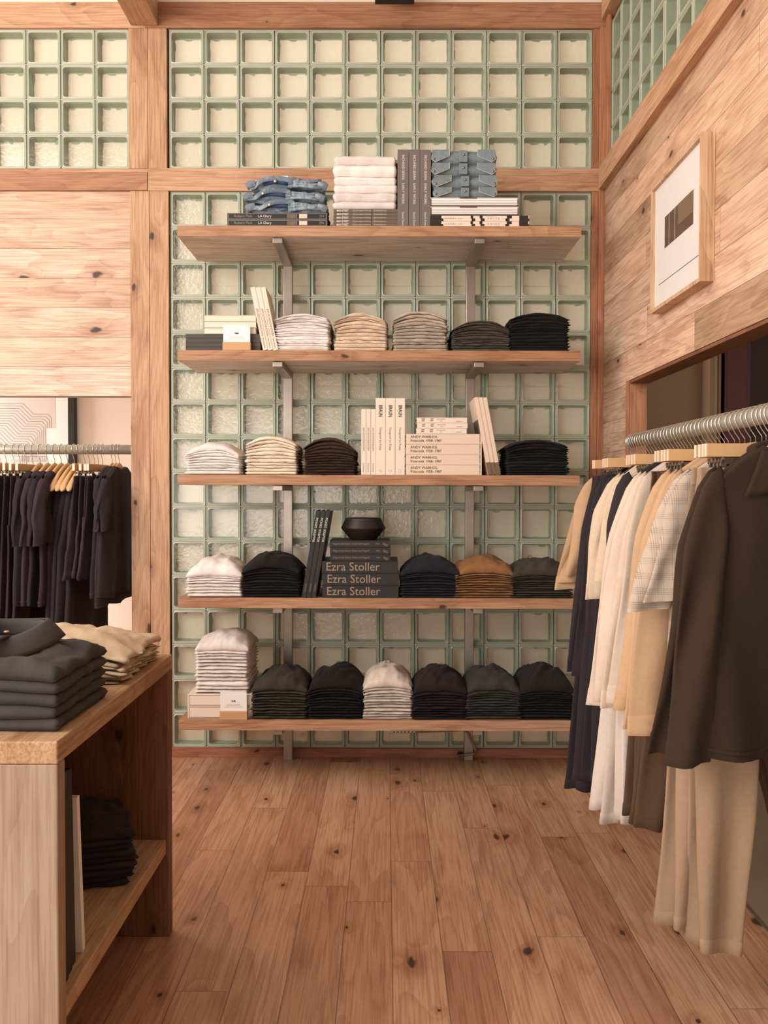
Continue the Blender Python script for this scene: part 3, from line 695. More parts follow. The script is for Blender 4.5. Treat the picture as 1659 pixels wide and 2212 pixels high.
def upright(pxs, pytop, si, mk, look, names, D=.2, lean=0.0, bot=None):
    """row of upright books; pxs = left edges + last right edge at the top"""
    n = len(pxs) - 1; H = pyZ(pytop, YK) - SZ[si]
    w = (pxX(pxs[-1], YK) - pxX(pxs[0], YK)) / n; p = mk(w - .0008, H / cos(lean))
    pl = []
    for k in range(n):
        x = (pxX(bot[0], YK) if bot else pxX(pxs[0], YK)) + k * w + w / 2
        dz = abs(sin(lean)) * w / 2
        pl.append((x, YK + .0015 * k, SZ[si] + .0005 + dz, (0, lean, 0)))
    return copies(p, pl, [f'{look}, {names[k]}' for k in range(n)])
def vbook(w, H, D, cover, pages=None, spine=None, t=.002, cat='book', group=None):
    """standing book, spine to -y, origin bottom front centre"""
    e = empty('book'); b = MB(); hw = w / 2
    b.box(-hw, -hw + t, 0, D, 0, H).box(hw - t, hw, 0, D, 0, H).box(-hw + t, hw - t, 0, t, 0, H)
    b.build('cover', cover, e, bevel=.0005)
    MB().box(-hw + t, hw - t, t, D - .004, .003, H - .004).build('page_block', pages or M['pages'], e)
    tag(e, None, cat, group); return e
RV = (PI / 2, PI / 2, 0)     # lettering that reads downwards on a spine
def vt(s, size, m, e, z, x=0.0, sx=1.0, sp=1.0, y=-.0004, bold=0.0): return txt(s, size, m, e, (x, y, z), RV, sx=sx, sp=sp, bold=bold)
THREE = ['the one nearest the shelf end', 'the middle one of three', 'the one farthest from the shelf end']

# -- top shelf
def f(W, H):
    e = book(W, H, .24, M['grey_book'], group='slipcased picture books under the jeans')
    MB().box(-W / 2 + .006, W / 2 - .006, -.0008, 0, H * .18, H * .82).build('spine_band', M['black_book'], e)
    txt('Robert Flick', H * .55, M['ink_grey'], e, (-W * .43, -.0012, H * .5)); txt('LA Diary', H * .55, M['ink_white'], e, (-W * .19, -.0012, H * .5))
    txt('ZN', H * .5, M['ink_grey'], e, (W * .42, -.0012, H * .5))
    MB().box(W * .10, W * .20, -.0012, -.0008, H * .2, H * .8).build('spine_picture', M['photo_spine'], e)
    MB().box(W * .22, W * .30, -.0012, -.0008, H * .2, H * .8).build('spine_patch', M['ivory_book'], e); return e
zt1 = pile(491, 706, [487, 472, 457.5], 0, f, 'dark slipcased picture book under the jeans')
def f(W, H):
    e = book(W, H, .22, M['photo_spine'], group='mottled brown books under the white sweaters')
    txt('MAIN STREET', H * .85, M['ink_white'], e, (-W * .45, -.0006, H * .5), sx=.68, bold=.0002); txt('THE LOST DREAM OF ROUTE 66', H * .42, M['ink_white'], e, (-W * .2, -.0006, H * .5), sx=.9)
    txt('EDWARD KEATING', H * .42, M['ink_white'], e, (W * .13, -.0006, H * .5)); MB().box(W * .09, W * .1, -.0006, 0, 0, H).build('spine_line', M['ink'], e); return e
zt2 = pile(720, 858, [487, 479, 471.4, 463.8, 456, 449], 0, f, 'mottled brown book with white lettering under the sweaters')
stack(718, 857, 349, 0, 6, CL['sweater'], 'folded_sweater', 'thick white folded sweater on mottled brown books', 'folded sweater', 'white sweaters on the top shelf', arch=.02, z0=zt2 + .0005, D=.26, rough=.006)
def f(w, H):
    e = vbook(w, H, .25, M['grey_book'], M['grey_book'], group='slate grey upright books')
    vt('RICHARD SERRA   EARLY WORK', w * .33, M['ink_white'], e, H * .93, sx=.93); vt('David Zwirner', w * .26, M['ink_white'], e, H * .19); return e
upright([857, 928.5], 323, 0, lambda w, H: f(w / 3 - .0008, H), 'slate grey upright book', ['x']) if False else None
n3 = lambda a, b: [a, a + (b - a) / 3, a + 2 * (b - a) / 3, b]
upright(n3(857, 929), 323, 0, f, 'slate grey upright book beside the denim shirts', ['next to the white sweaters', 'middle of three', 'touching the denim shirts'])
def f(W, H):
    e = book(W, H, .26, M['cream_book'], group='pale books with black zigzag marks'); q = W
    for a, b_, c, d in ((-.5, -.385, -.5, -.365), (-.09, -.065, -.08, -.045), (-.0, .03, .01, .05), (.275, .325, .26, .30), (.40, .49, .40, .5)):
        MB().prism([(a * q, H), (b_ * q, H), (b_ * q, H * .5), (a * q, H * .5)], -.0006, 0).prism([(c * q, H * .5), (d * q, H * .5), (d * q, 0), (c * q, 0)], -.0006, 0).build('black_mark', M['ink'], e)
    txt('VOICE', H * .42, M['ink_brown'], e, (.08 * W, -.0006, H * .5), sp=2.2); txt('BARBARA LOE', H * .28, M['ink_brown'], e, (-.35 * W, -.0006, H * .5), sp=2.0); return e
zt3 = pile(927, 1140, [487, 475, 463], 0, f, 'pale book with black zigzag spine marks')
def f(W, H):
    e = book(W, H, .25, M['white_paper'], M['white_paper'], spine_front=False, group='white magazines under the denim shirts')
    for k in range(4): MB().box(-W / 2 + .004, W / 2 - .004, .0025, .0040, H * (.2 + .17 * k), H * (.2 + .17 * k) + .0006).build('page_line', M['ink_grey'], e)
    MB().box(-W / 2, W / 2, -.0004, 0, 0, H * .13).build('dark_cover_edge', M['ink'], e); MB().box(-W * .17, W * .03, -.0004, .001, H * .9, H).build('cover_mark', M['ink_brown'], e); return e
zt3 = pile(928, 1117, [463, 443, 424], 0, f, 'white magazine under the denim shirts', zb_=zt3)

def denim_shirts(px0, px1, pys, zb_):
    x0, x1 = pxX(px0, YK), pxX(px1, YK); W = x1 - x0; n = len(pys) - 1; z = zb_ + .0005
    tot = pyZ(pys[-1], YK) - pyZ(pys[0], YK)
    sc = [.85, 1.0, 1.03, 1.1]; ssum = sum(sc)
    proto = None
    for k in range(n):
        H = tot * sc[k] / ssum; sd = 3.1 + k * 5
        e = empty('folded_denim_shirt', ((x0 + x1) / 2 + (.004 if k < 2 else -.003), YK + .003, z))
        tag(e, f'grey blue denim snap shirt folded flat, {ORD[n - 1 - k]} of its stack', 'folded denim shirt', 'denim snap shirts on the top shelf')
        layer_mesh_o = link('body', layer_mesh('body', CL['denim_jkt'], W, .25, lambda u, v: .0, lambda u, v: H * (1 + .04 * nz(u * 3, v, sd)), sd, nu=30, rough=.005, rr=.05), e)
        MB().box(-.016, .016, -.0035, .01, H * .06, H * .96).build('button_placket', CL['denim_jkt'], e, bevel=.002)
        for s in (-1, 1):
            pts = [(s * W * .21, H * .98), (s * W * .47, H * .98), (s * W * .49, H * .30), (s * W * .43, H * .02), (s * W * .21, H * .50)]
            fl = MB().prism(pts, -.006, -.0025).build('pocket_flap', CL['denim_jkt'], e, bevel=.0007)
            st = MB(); 
            for a, b_ in ((0, 4), (4, 3), (3, 2)): st.tube([(pts[a][0], -.0062, pts[a][1]), (pts[b_][0], -.0062, pts[b_][1])], .0007, 5)
            st.build('flap_stitching', M['ink_white'], fl)
            MB().lathe([(0.0005, .0), (.0042, .0), (.0046, .0015), (.003, .0035), (.0004, .004)], 14).build('snap_button', M['clip'], fl, smooth=True)
            bt = fl.children[-1]; bt.rotation_euler = (PI / 2, 0, 0); bt.location = (s * W * .445, -.006, H * .28)
        bt = MB().lathe([(0.0005, .0), (.0045, .0), (.005, .0018), (.0032, .004), (.0004, .0046)], 14).build('snap_button', M['clip'], e, smooth=True)
        bt.rotation_euler = (PI / 2, 0, 0); bt.location = (0, -.0035, H * .6)
        z += H
denim_shirts(929, 1071, [424, 406, 380, 350, 321], zt3)

def jeans_pile(zb_):
    Yj = YK + .01
    x0, x1 = pxX(533, Yj), pxX(702, Yj); W = x1 - x0; cx = (x0 + x1) / 2; z = zb_ + .0006
    for k, H in enumerate((.042, .050, .052)):
        sd = 11.3 + k * 7; e = empty('folded_jeans', (cx + (.004, -.006, .004)[k], Yj + .004 * k, z))
        tag(e, f'crumpled washed blue folded jeans with open waistband, {ORD[2 - k]} of three', 'folded jeans', 'washed jeans on the top shelf')
        tilt = (.000, .010, .014)[k]
        lo = lambda u, v: (tilt * (1 - u * u) if k else 0) + (.006 * nz(u * 2.5, v * 2, sd - 7) if k else 0)
        hi = lambda u, v: H * (1.05 - .32 * u * u) + .011 * nz(u * 3.3, v * 2.5, sd) + .006 * nz(u * 8, v * 5, sd)
        link('leg_panel', layer_mesh('leg_panel', CL['denim'], W * (1.0, 1.0, .92)[k], .22, lo, hi, sd, nu=54, nv=22, rough=.010, rr=.12), e)
        # waistband: a wavy ribbon loop gaping at the front
        wb = MB(); n = 60; hb = .019
        def wp(i, j):
            a = 2 * PI * i / n; q = .62 + .25 * sin(a * 3 + sd)
            x = W * (-.16 + .30 * cos(a)) + .008 * sin(4 * a + sd); y = -.010 + .014 * sin(a) + .004 * sin(5 * a + k)
            zc = H * (.50 + .30 * cos(a + .8)) + .007 * sin(3 * a + sd)
            return (x, y, zc + (j - 1) * hb * .5)
        wb.grid(n, 3, wp, closeu=True); wo = wb.build('waistband', CL['denim'], e, smooth=True)
        sm = wo.modifiers.new('solid', 'SOLIDIFY'); sm.thickness = .0024
        iw = MB(); iw.tube([(-W * .3, .0, H * .55), (-W * .18, -.008, H * .74), (-W * .05, -.010, H * .66), (W * .04, -.006, H * .52)], [.007, .011, .010, .006], 10).build('inner_lining', CL['denim_in'], e, smooth=True)
        bt = MB().lathe([(.0004, 0), (.006, 0), (.0065, .0015), (.004, .003), (.0004, .0032)], 18).build('shank_button', M['wire'], e, smooth=True)
        bt.rotation_euler = (PI / 2, 0, 0); bt.location = (W * (-.21, -.26, -.14)[k], -.026, H * .62)
        # rolled cuff ends on both sides
        for s, zz_ in ((-1, H * .42), (1, H * .36)):
            cf = MB(); pts = [(s * W * .40, -.006, zz_ + .006), (s * W * .46, -.008, zz_ + .002), (s * W * .51, -.006, zz_ - .004)]
            cf.tube(pts, [.015, .016, .014], 14, cap=False).build('cuff', CL['denim'], e, smooth=True)
        sw = MB()
        for q in range(3):
            yq = H * (.30 + .2 * q); sw.tube([(W * (.02 + .14 * i_), -.0125 + .003 * sin(i_ * 2 + q), yq + .005 * sin(i_ * 1.7 + sd + q)) for i_ in range(4)], .0065, 8)
        sw.build('front_folds', CL['denim'], e, smooth=True)
        z += H * .93
    t = MB().box(-.012, .012, 0, .003, 0, .016).build('white_label', M['white_paper'], e); t.location = (-.01, .02, H * 1.0)
jeans_pile(zt1)

# -- second shelf
def f(W, H): 
    e = book(W, H, .2, M['dark_book'], M['pages'], group='dark grey cloth books'); return e
zt4 = pile(399, 561, [757, 747.5, 738, 728.5, 719], 1, f, 'dark grey cloth book under the cream books', dy=.022)
def f(W, H): return book(W, H, .18, M['ivory_book'], M['cream_book'], spine_front=False, group='cream books on dark grey books', t=.001)
pile(438, 553, [719, 705.3, 691.6, 678], 1, f, 'cream paperback on the dark grey books', zb_=zt4, dy=.022)
def f(w, H):
    e = vbook(w, H, .2, M['cream_book'], group='thin leaning books'); vt('JAN SCHOONHOVEN', w * .62, M['ink_brown'], e, H * .66, sx=.95); vt('David Zwirner', w * .45, M['ink_brown'], e, H * .2, sx=.8); return e
bs_ = upright(n3(543, 576), 622, 1, f, 'thin cream book leaning towards grey pile', ['nearest the grey pile', 'middle one', 'nearest the white tees'], lean=-math.atan(27 / 133.), bot=(568,))
def card_stand(px0, px1, pyt, pyb, bx1, word, lab, si):
    Yc = YF + .004; x0, x1 = pxX(px0, Yc), pxX(px1, Yc); W = x1 - x0; zb_ = SZ[si] + .0003
    e = empty('card_stand', ((x0 + x1) / 2, Yc, zb_)); tag(e, lab, 'card stand', 'small card stands')
    hb = pyZ(pyb, Yc) - zb_; ht = pyZ(pyt, Yc) - zb_
    MB().box(-W / 2 - .001, W / 2 + .003, -.002, .022, 0, hb).build('block', M['block_wood'], e, bevel=.0012)
    c = MB().box(-W / 2, W / 2, .0095, .0105, hb - .005, ht).build('card', M['white_paper'], e)
    txt(word, .0095, M['ink'], c, (0, .0088, hb + (ht - hb) * .52), align='CENTER', name='word', sx=.75, bold=.0002)
    for q, wl in enumerate((.25, .28, .36)): MB().box(-W * wl, W * wl, .0090, .0095, hb + (ht - hb) * (.34 - .07 * q), hb + (ht - hb) * (.34 - .07 * q) + .0008).build('small_print', M['ink_grey'], c)
card_stand(482, 540, 702, 739.5, 545, 'PIMA', 'white card in small wooden block before dark grey books', 1)
card_stand(474, 531.5, 1497, 1538, 533, 'SLUB', 'white card in small wooden block before cream boxes, lowest shelf', 4)
# -- middle shelf
def f(w, H):
    e = vbook(w, H, .2, M['cream_book'], group='thin upright white books'); vt('JAN SCHOONHOVEN', w * .55, M['ink_brown'], e, H * .72, sx=.95); vt('David Zwirner', w * .42, M['ink_brown'], e, H * .18, sx=.8); return e
upright(n3(780, 811), 884, 2, f, 'thin upright white book beside brown tees', ['nearest the tees', 'middle of three', 'nearest the tall books'])
def f(w, H):
    e = vbook(w, H, .24, M['cream_book'], group='tall upright pale books'); vt('BRAUN', w * .52, M['ink'], e, H * .91, sx=.72, bold=.0004); vt('Designed to Keep', w * .33, M['ink_olive'], e, H * .62, sx=1.0)
    MB().lathe([(w * .13, 0), (w * .15, 0), (w * .15, .0004), (w * .13, .0004)], 20).build('publisher_mark', M['ink_grey'], e); q = e.children[-1]; q.rotation_euler = (PI / 2, 0, 0); q.location = (0, -.0002, H * .05); return e
upright(n3(811, 874.5), 860, 2, f, 'tall pale upright book with dark lettering', ['next to the thin white books', 'middle of three', 'touching the horizontal pile'])
def f(W, H):
    e = book(W, H, .24, M['ivory_book'], group='thick pale books in a pile')
    txt('ANDY WARHOL', H * .36, M['ink'], e, (-W * .44, -.0005, H * .70)); txt('Polaroids 1958\u20131987', H * .36, M['ink'], e, (-W * .44, -.0005, H * .33))
    txt('TASCHEN', H * .2, M['ink'], e, (W * .475, -.0005, H * .10), (PI / 2, -PI / 2, 0)); return e
zt5 = pile(876.5, 1040.5, [1026, 1003.5, 981.5, 959, 937], 2, f, 'thick pale photo book with two-line title', jitter=.0003)
def f(W, H):
    e = book(W, H, .16, M['cream_book'], group='small pale books on the thick ones')
    for a in (-.40, -.23):
        b = MB(); 
        for q in range(4): b.box(W * a + q * .0032, W * a + q * .0032 + .0008, -.0006, 0, H * .3, H * .85)
        b.box(W * a, W * a + .0105, -.0006, 0, H * .35, H * .42).box(W * a + .002, W * a + .0125, -.0006, 0, H * .78, H * .85).build('spine_mark', M['ink'], e)
    txt('JACK WHITTEN', H * .22, M['ink_grey'], e, (-W * .10, -.0006, H * .68)); txt('Notes', H * .2, M['ink_grey'], e, (-W * .04, -.0006, H * .36)); txt('HAUSER & WIRTH', H * .14, M['ink_brown'], e, (W * .28, -.0006, H * .3)); return e
pile(899, 1008, [937, 925.3, 913.6, 902], 2, f, 'small pale book on the thick photo books', zb_=zt5, jitter=.003)
def f(w, H):
    e = vbook(w, H, .22, M['ivory_book'], group='pale leaning books'); MB().box(-w / 2 - .0002, w / 2 + .0002, -.0006, .0, 0, H * .16).build('brown_band', M['ink_brown'], e)
    MB().box(-w / 2 - .0008, -w / 2, .004, .2, H * .28, H * .72).build('cover_picture', M['grey_book'], e); return e
upright(n3(1022, 1050), 859, 2, f, 'pale book with brown foot leaning on the thick pile', ['touching the pile', 'middle of three', 'nearest the black tees'], lean=-math.atan(31 / 166.), bot=(1054,))
# -- fourth shelf
def f(w, H):
    e = vbook(w, H, .22, M['black_book'], group='black leaning books'); vt('PICASSO  SCULPTOR', w * .62, M['ink_white'], e, H * .92, sx=.93, bold=.0001); vt('FLAMMARION', w * .36, M['ink_tan'], e, H * .16, sx=.8); return e
upright(n3(681, 712), 1105, 3, f, 'black book with white spine lettering leaning on thick pile', ['nearest the black sweatshirts', 'middle of three', 'touching the thick pile'], lean=math.atan(31 / 184.), bot=(651,))
def f(W, H):
    e = book(W, H, .25, M['black_book'], M['black_book'], group='thick black books with large lettering'); txt('Ezra Stoller', H * .98, M['ink_tan'], e, (-W * .45, -.0006, H * .52), sx=.97); return e
zt6 = pile(696, 860.5, [1290, 1264, 1237.5, 1210.5], 3, f, 'thick black book with very large tan lettering', jitter=.003)
def f(W, H):
    e = book(W, H, .2, M['black_book'], M['black_book'], group='black books under the bowl'); txt('Noguchi and Greece, Greece and Noguchi', H * .34, M['ink_tan'], e, (-W * .45, -.0006, H * .5), sx=.92)
    txt('D&O', H * .26, M['ink_tan'], e, (W * .26, -.0006, H * .5)); txt('NG', H * .5, M['ink_tan'], e, (W * .38, -.0006, H * .5), (PI / 2, .35, 0)); return e
zt7 = pile(713, 844, [1210.5, 1196, 1181.5, 1166], 3, f, 'black book with one line of small tan lettering', zb_=zt6, jitter=.002)
Yb = YK + .085; bx = pxX(785, Yb); rmax = (pxX(833.5, Yb) - pxX(737, Yb)) / 2; hz_ = pyZ(1119, Yb) - zt7
t = empty('bowl', (bx, Yb, zt7 + .0006)); tag(t, 'black angular ceramic bowl on the pile of black books', 'bowl')
MB().lathe([(.0005, .0), (rmax * .56, 0), (rmax * .6, .002), (rmax * .985, hz_ * .50), (rmax, hz_ * .53), (rmax * .985, hz_ * .56), (rmax * .80, hz_ * .97), (rmax * .78, hz_), (rmax * .74, hz_ * .99), (rmax * .93, hz_ * .56), (rmax * .6, hz_ * .1), (.0005, hz_ * .08)], 64).build('bowl_body', M['bowl'], t, smooth=False)
# -- lowest shelf: two shallow cream boxes with white sweatshirts on top
x0, x1 = pxX(404, YK + .02), pxX(545, YK + .02)
zb_ = SZ[4] + .0004; hbx = .0465
for k in range(2):
    e = empty('cream_box', ((x0 + x1) / 2, YK + .02, zb_ + k * (hbx + .0006))); W = x1 - x0
    tag(e, f'shallow cream presentation box under the white pile, {"upper" if k else "lower"} one', 'box', 'cream boxes on the lowest shelf')
    MB().box(-W / 2, W / 2, 0, .26, 0, hbx).build('box_body', M['cream_book'], e, bevel=.001)
    q = .005; MB().box(-W / 2 + q, W / 2 - q, -.0008, 0, q * .6, q * .6 + .0014).box(-W / 2 + q, W / 2 - q, -.0008, 0, hbx - q * .8, hbx - q * .8 + .0014).box(-W / 2 + q, -W / 2 + q + .0014, -.0008, 0, q * .6, hbx - q * .6).box(W / 2 - q - .0014, W / 2 - q, -.0008, 0, q * .6, hbx - q * .6).build('edge_line', M['ink_brown'], e)
stack(419, 536, 1361, 4, 13, CL['white'], 'folded_sweatshirt', 'white folded sweatshirt in the tall pile on cream boxes', 'folded sweatshirt', 'white sweatshirts on the cream boxes', arch=.04, dome=.045, z0=zb_ + 2 * (hbx + .0006) + .0005, Yf=YK + .03, rough=.006)
# flexible conduit and the hole it comes out of
t = empty('flexible_conduit', (pxX(1000, 3.95), 3.95, SZ[4] - TH)); tag(t, 'ribbed metal conduit dropping from lowest shelf into the baseboard', 'conduit')
def L(px, py, Y): return atY(px, py, Y) - t.location
pts = [L(845, 1580.5, 3.72), L(900, 1581, 3.73), L(950, 1579, 3.78), L(1000, 1577, 3.9), L(1008, 1579, 3.955), L(1018, 1600, 3.955), L(1027.5, 1620, 3.957), L(1029, 1626, 3.957), L(1024, 1629, 3.957), L(1006, 1631, 3.965), L(992, 1632, 4.02), L(990, 1632, 4.045)]
P2 = []
for a, b_ in zip(pts, pts[1:]):
    for s in range(14): P2.append(a.lerp(b_, s / 14))
MB().tube(P2, [.0046 + .0011 * (k % 2) for k in range(len(P2))], 10).build('armoured_hose', M['steel'], t, smooth=False)
hc = atY(994, 1629, YW - .0015) - t.location
hb = MB().lathe([(.0002, 0), (.0125, 0), (.0130, .001), (.0002, .001)], 24).build('hose_hole_ring', M['black'], t); hb.rotation_euler = (PI / 2, 0, 0); hb.location = hc

# ================================================================== clothes rails and hangers
HK = .0240
def hook(e, dz=-.067):
    pts = [(HK * cos(a), 0, HK * sin(a)) for a in [R(x) for x in range(-35, 206, 12)]] + [(-.012, 0, -.030), (0, 0, -.047), (0, 0, dz)]
    return MB().tube(pts, .0015, 6).build('hook', M['wire'], e, smooth=True)
def clip_hanger(label, group):
    e = empty('clip_hanger'); tag(e, label, 'hanger', group); hook(e)
    b = MB().box(-.1495, .1495, -.0062, .0062, -.0965, -.067).build('bar', M['hanger_wood'], e, bevel=.0012)
    for s in (-1, 1):
        MB().box(s * .150 - .0006, s * .150 + .0006, -.0058, .0058, -.096, -.0675).build('bar_end', M['hanger_end'], b)
    for s in (-1, 1):
        c = MB().box(s * .112 - .006, s * .112 + .006, -.0052, -.0036, -.140, -.108).box(s * .112 - .006, s * .112 + .006, .0036, .0052, -.140, -.108).tube([(s * .112 - .006, 0, -.113), (s * .112 + .006, 0, -.113)], .0045, 10)
        c.tube([(s * .112, 0, -.113), (s * .112, 0, -.0965)], .0014, 6)
        c.tube([(s * .112 - .004, -.0045, -.108), (s * .112 - .004, -.011, -.100)], .0042, 8).tube([(s * .112 - .004, .0045, -.108), (s * .112 - .004, .011, -.100)], .0042, 8)
        c.build('clip', M['clip'], e)
    MB().tube([(-.112, 0, -.113), (.112, 0, -.113)], .0013, 6).build('clip_rod', M['wire'], e)
    return e
HW_ = .160
def wood_hanger(label, group):
    e = empty('wooden_hanger'); tag(e, label, 'hanger', group); hook(e, -.062)
    b = MB(); N = 33; n = 12
    def f(i, j):
        u = -1 + 2 * j / (N - 1); a = 2 * PI * i / n; au = abs(u)
        x = u * HW_; z = -.072 - .030 * au - .082 * au ** 1.8; y = 0.0
        ry = (.0065 + .008 * max(0, au - .35) / .65); rz = (.011 + .004 * (1 - au) ** 2 + .004 * au)
        k = 1 if au < .93 else math.sqrt(max(0.0, 1 - ((au - .93) / .07) ** 2)) * .95 + .05
        return (x, y + ry * k * cos(a), z + rz * k * sin(a))
    b.grid(n, N, f, closeu=True); b.add([f(i, 0) for i in range(n)], [tuple(range(n))]); b.add([f(i, N - 1) for i in range(n)], [tuple(range(n))])
    b.build('shoulder_bar', M['hanger_wood'], e, smooth=True); return e

def sp_(v, p): return math.copysign(abs(v) ** p, v)
def shirt(name, label, cat, group, mat, hw=.20, L=.68, th=.014, sl=.5, swd=.05, out=.05, seed=1.0, collar=False, hem=True, buttons=False, flare=1.08, cuff=True, fold=.010, sleeve=True, neck=.05, strap=False, top=-.054, dip=.034):
    e = empty(name); tag(e, label, cat, group)
    drop = .080
    def zt(x, h): return top - .028 * abs(x) / h - drop * (abs(x) / h) ** 1.8 - (dip * (1 - (abs(x) / neck) ** 2) if abs(x) < neck else 0)
    n, N = 56, 30
    def f(i, j):
        a = 2 * PI * i / n; s = (j / (N - 1)) ** 1.5; w = hw * ((.96 if sleeve else .86) + (flare - .96) * s); cx = sp_(cos(a), .75); sy = sp_(sin(a), .8)
        x = w * cx; t_ = max(th, .009 + .014 * abs(x) / hw) * math.sqrt(min(1, s * 150)) if s > 0 else .001
        z0 = zt(hw * cx, hw); 
        if strap and s < .3: x *= (.55 + .45 * (s / .3) ** .7)
        z = z0 + (top - L - z0) * s + .006 * s * sin(x * 22 + seed)
        fo = fold * 1.25 * (s ** .8) * (sin(x * 34 + seed * 2 + 1.5 * s) * .6 + 1.0 * nz(x * 11, s * 1.6, seed)) + .004 * nz(x * 16, z * 9, seed * 2)
        return (x + .006 * s * nz(z * 5, seed, 1), t_ * sy + fo, z)
    b = MB(); b.grid(n, N, f, closeu=True); bo = b.build('body', mat, e, smooth=True)
    if hem:
        hb = MB(); hb.grid(n, 3, lambda i, j: tuple(Vector(f(i, N - 1)) + Vector((0, (.0012 if j != 1 else .0022) * (1 if sin(2 * PI * i / n) >= 0 else -1), (j - 1) * .004 + .018))), closeu=True)
        hb.build('hem_stitch', mat, bo, smooth=True)
    if sleeve:
        for s_ in (-1, 1):
            n2, N2 = 24, 22; zs = zt(hw * .93, hw)
            def g(i, j, s_=s_):
                a = 2 * PI * i / n2; s = j / (N2 - 1)
                wx = (.030 + .034 * min(1, s * 6)) * (1 - s) + swd * s if s < 1 else swd
                wx = (.016 + .030 * min(1, s * 4)) * (1 - s) + swd * s
                cx = s_ * (hw * .86 + out * s ** .85 + .006 * sin(s * 5 + seed)); wy = .016 + .004 * min(1, s * 3) - .008 * s
                cy = -.004 - .018 * s + .006 * nz(s * 3, seed, s_)
                ex = wx * sp_(cos(a), .8); ey = wy * sp_(sin(a), .85)
                ey += fold * .75 * sin(ex * 70 + seed * 3 + 4 * s) * min(1, s * 2) + fold * .8 * nz(ex * 24, s * 4, seed + s_) * min(1, s * 3)
                z = zs + .026 - (sl + .022) * s - .30 * abs(min(0, 0)) + (-s_ * ex) * .45 * (1 - s) - (s_ * ex) * .10 * s
                if j == 0: ex *= .6; ey *= .3
                return (cx + ex, cy + ey, z)
            b = MB(); b.grid(n2, N2, g, closeu=True); so = b.build('sleeve', mat, e, smooth=True)
            if cuff:
                cb = MB()
                def h(i, j, g=g, s_=s_):
                    q = (.046, .044, .030, .015, .0, -.001)[j]; p = Vector(g(i, N2 - 1 - q / (sl / (N2 - 1)))); a = 2 * PI * i / n2; o_ = (.0002, .0014, .0012, .0012, .0014, .0002)[j]
                    return (p.x + o_ * cos(a), p.y + o_ * sin(a), p.z)
                cb.grid(n2, 6, h, closeu=True).build('cuff', mat, so, smooth=True)
    if collar:
        for s_ in (-1, 1):
            pts = [(s_ * .062, top - .030), (s_ * .080, top - .05), (s_ * .100, top - .130), (s_ * .022, top - .120), (s_ * .004, top - .050)]
            cb = MB(); nn = 8
            def c(i, j):
                u, v = i / (nn - 1), j / (nn - 1)
                A = Vector((pts[4][0], 0, pts[4][1])).lerp(Vector((pts[0][0], 0, pts[0][1])), u); B = Vector((pts[3][0], 0, pts[3][1])).lerp(Vector((pts[2][0], 0, pts[2][1])), u)
                p = A.lerp(B, v); p.y = -th - .006 - .004 * sin(v * PI) - .003 * v; return tuple(p)
            co = cb.grid(nn, nn, c).build('collar', mat, e, smooth=True); m = co.modifiers.new('s', 'SOLIDIFY'); m.thickness = .003
        MB().tube([(.07 * cos(a), .012 * sin(a), top - .030 + .016 * sin(a)) for a in [2 * PI * k / 24 for k in range(25)]], .008, 8, cap=False).build('collar_stand', mat, e, smooth=True)
    if buttons:
        MB().grid(3, 16, lambda i, j: ((i - 1) * .016, -th - .008 - .004 * (i == 1) , top - .06 - (L - .07) * j / 15)).build('button_placket', mat, e, smooth=True)
    return e
def trousers(name, label, cat, group, mat, L=1.02, hw=.165, splay=.085, lw=.072, th=.011, seed=1., top=-.122, band=True, fold=.006, gather=False):
    e = empty(name); tag(e, label, cat, group)
    n, N = 48, 14; hipL = .26 if L > .6 else L * .5
    fr = 95 if gather else 30; fa = .004 if gather else .0015
    def f(i, j):
        a = 2 * PI * i / n; s = j / (N - 1); w = hw * (.90 + .16 * s) ; x = w * sp_(cos(a), .75)
        y = th * (.75 + .35 * s) * sp_(sin(a), .8) + fa * sin(x * fr + seed) * (1 - .3 * s) + fold * .7 * s * nz(x * 9, s * 2, seed)
        return (x, y, top - hipL * s + (.003 * sin(x * 60 + seed) if j == 0 else 0))
    b = MB(); b.grid(n, N, f, closeu=True); b.build('seat', mat, e, smooth=True)
    for s_ in (-1, 1):
        n2, N2 = 30, 26
        def g(i, j, s_=s_):
            a = 2 * PI * i / n2; s = j / (N2 - 1); cx = s_ * (hw * .54 + splay * s ** 1.1); w = hw * .53 * (1 - s) + lw * s
            ex = w * sp_(cos(a), .75); ey = (th * .92 + .004 * s) * sp_(sin(a), .8)
            ey += fold * (.3 + s) * (sin(ex * 62 + seed * 2.3 + s_ + 1.3 * s) * .75 + .8 * nz(ex * 14, s * 2.2, seed + s_)) + .003 * nz(ex * 30, s * 9, seed)
            cx += .008 * nz(s * 2.5, seed, s_ * 3.)
            return (cx + ex, ey + .006 * s * nz(seed, s_, 1.), top - hipL * .8 - (L - hipL * .8) * s + .006 * s * sin(ex * 40 + seed))
        b = MB(); b.grid(n2, N2, g, closeu=True); lo = b.build('leg', mat, e, smooth=True)
        hb = MB()
        def h(i, j, g=g):
            q = (.032, .031, .0, -.0005)[j]; p = Vector(g(i, N2 - 1 - q / ((L - hipL * .8) / (N2 - 1)))); a = 2 * PI * i / n2; o_ = (.0002, .0012, .0012, .0002)[j]; return (p.x + o_ * cos(a), p.y + o_ * sin(a), p.z)
        hb.grid(n2, 4, h, closeu=True).build('hem', mat, lo, smooth=True)
    if band:
        wb = MB()
        def k(i, j):
            a = 2 * PI * i / n; x = hw * .91 * sp_(cos(a), .75); o_ = (.001, .003, .003, .001)[j]
            return (x, (th * .75 + o_) * sp_(sin(a), .8) + fa * 1.3 * sin(x * fr + seed), top + (.002, .0, -.033, -.035)[j])
        wb.grid(n, 4, k, closeu=True).build('waistband', mat, e, smooth=True)
    return e

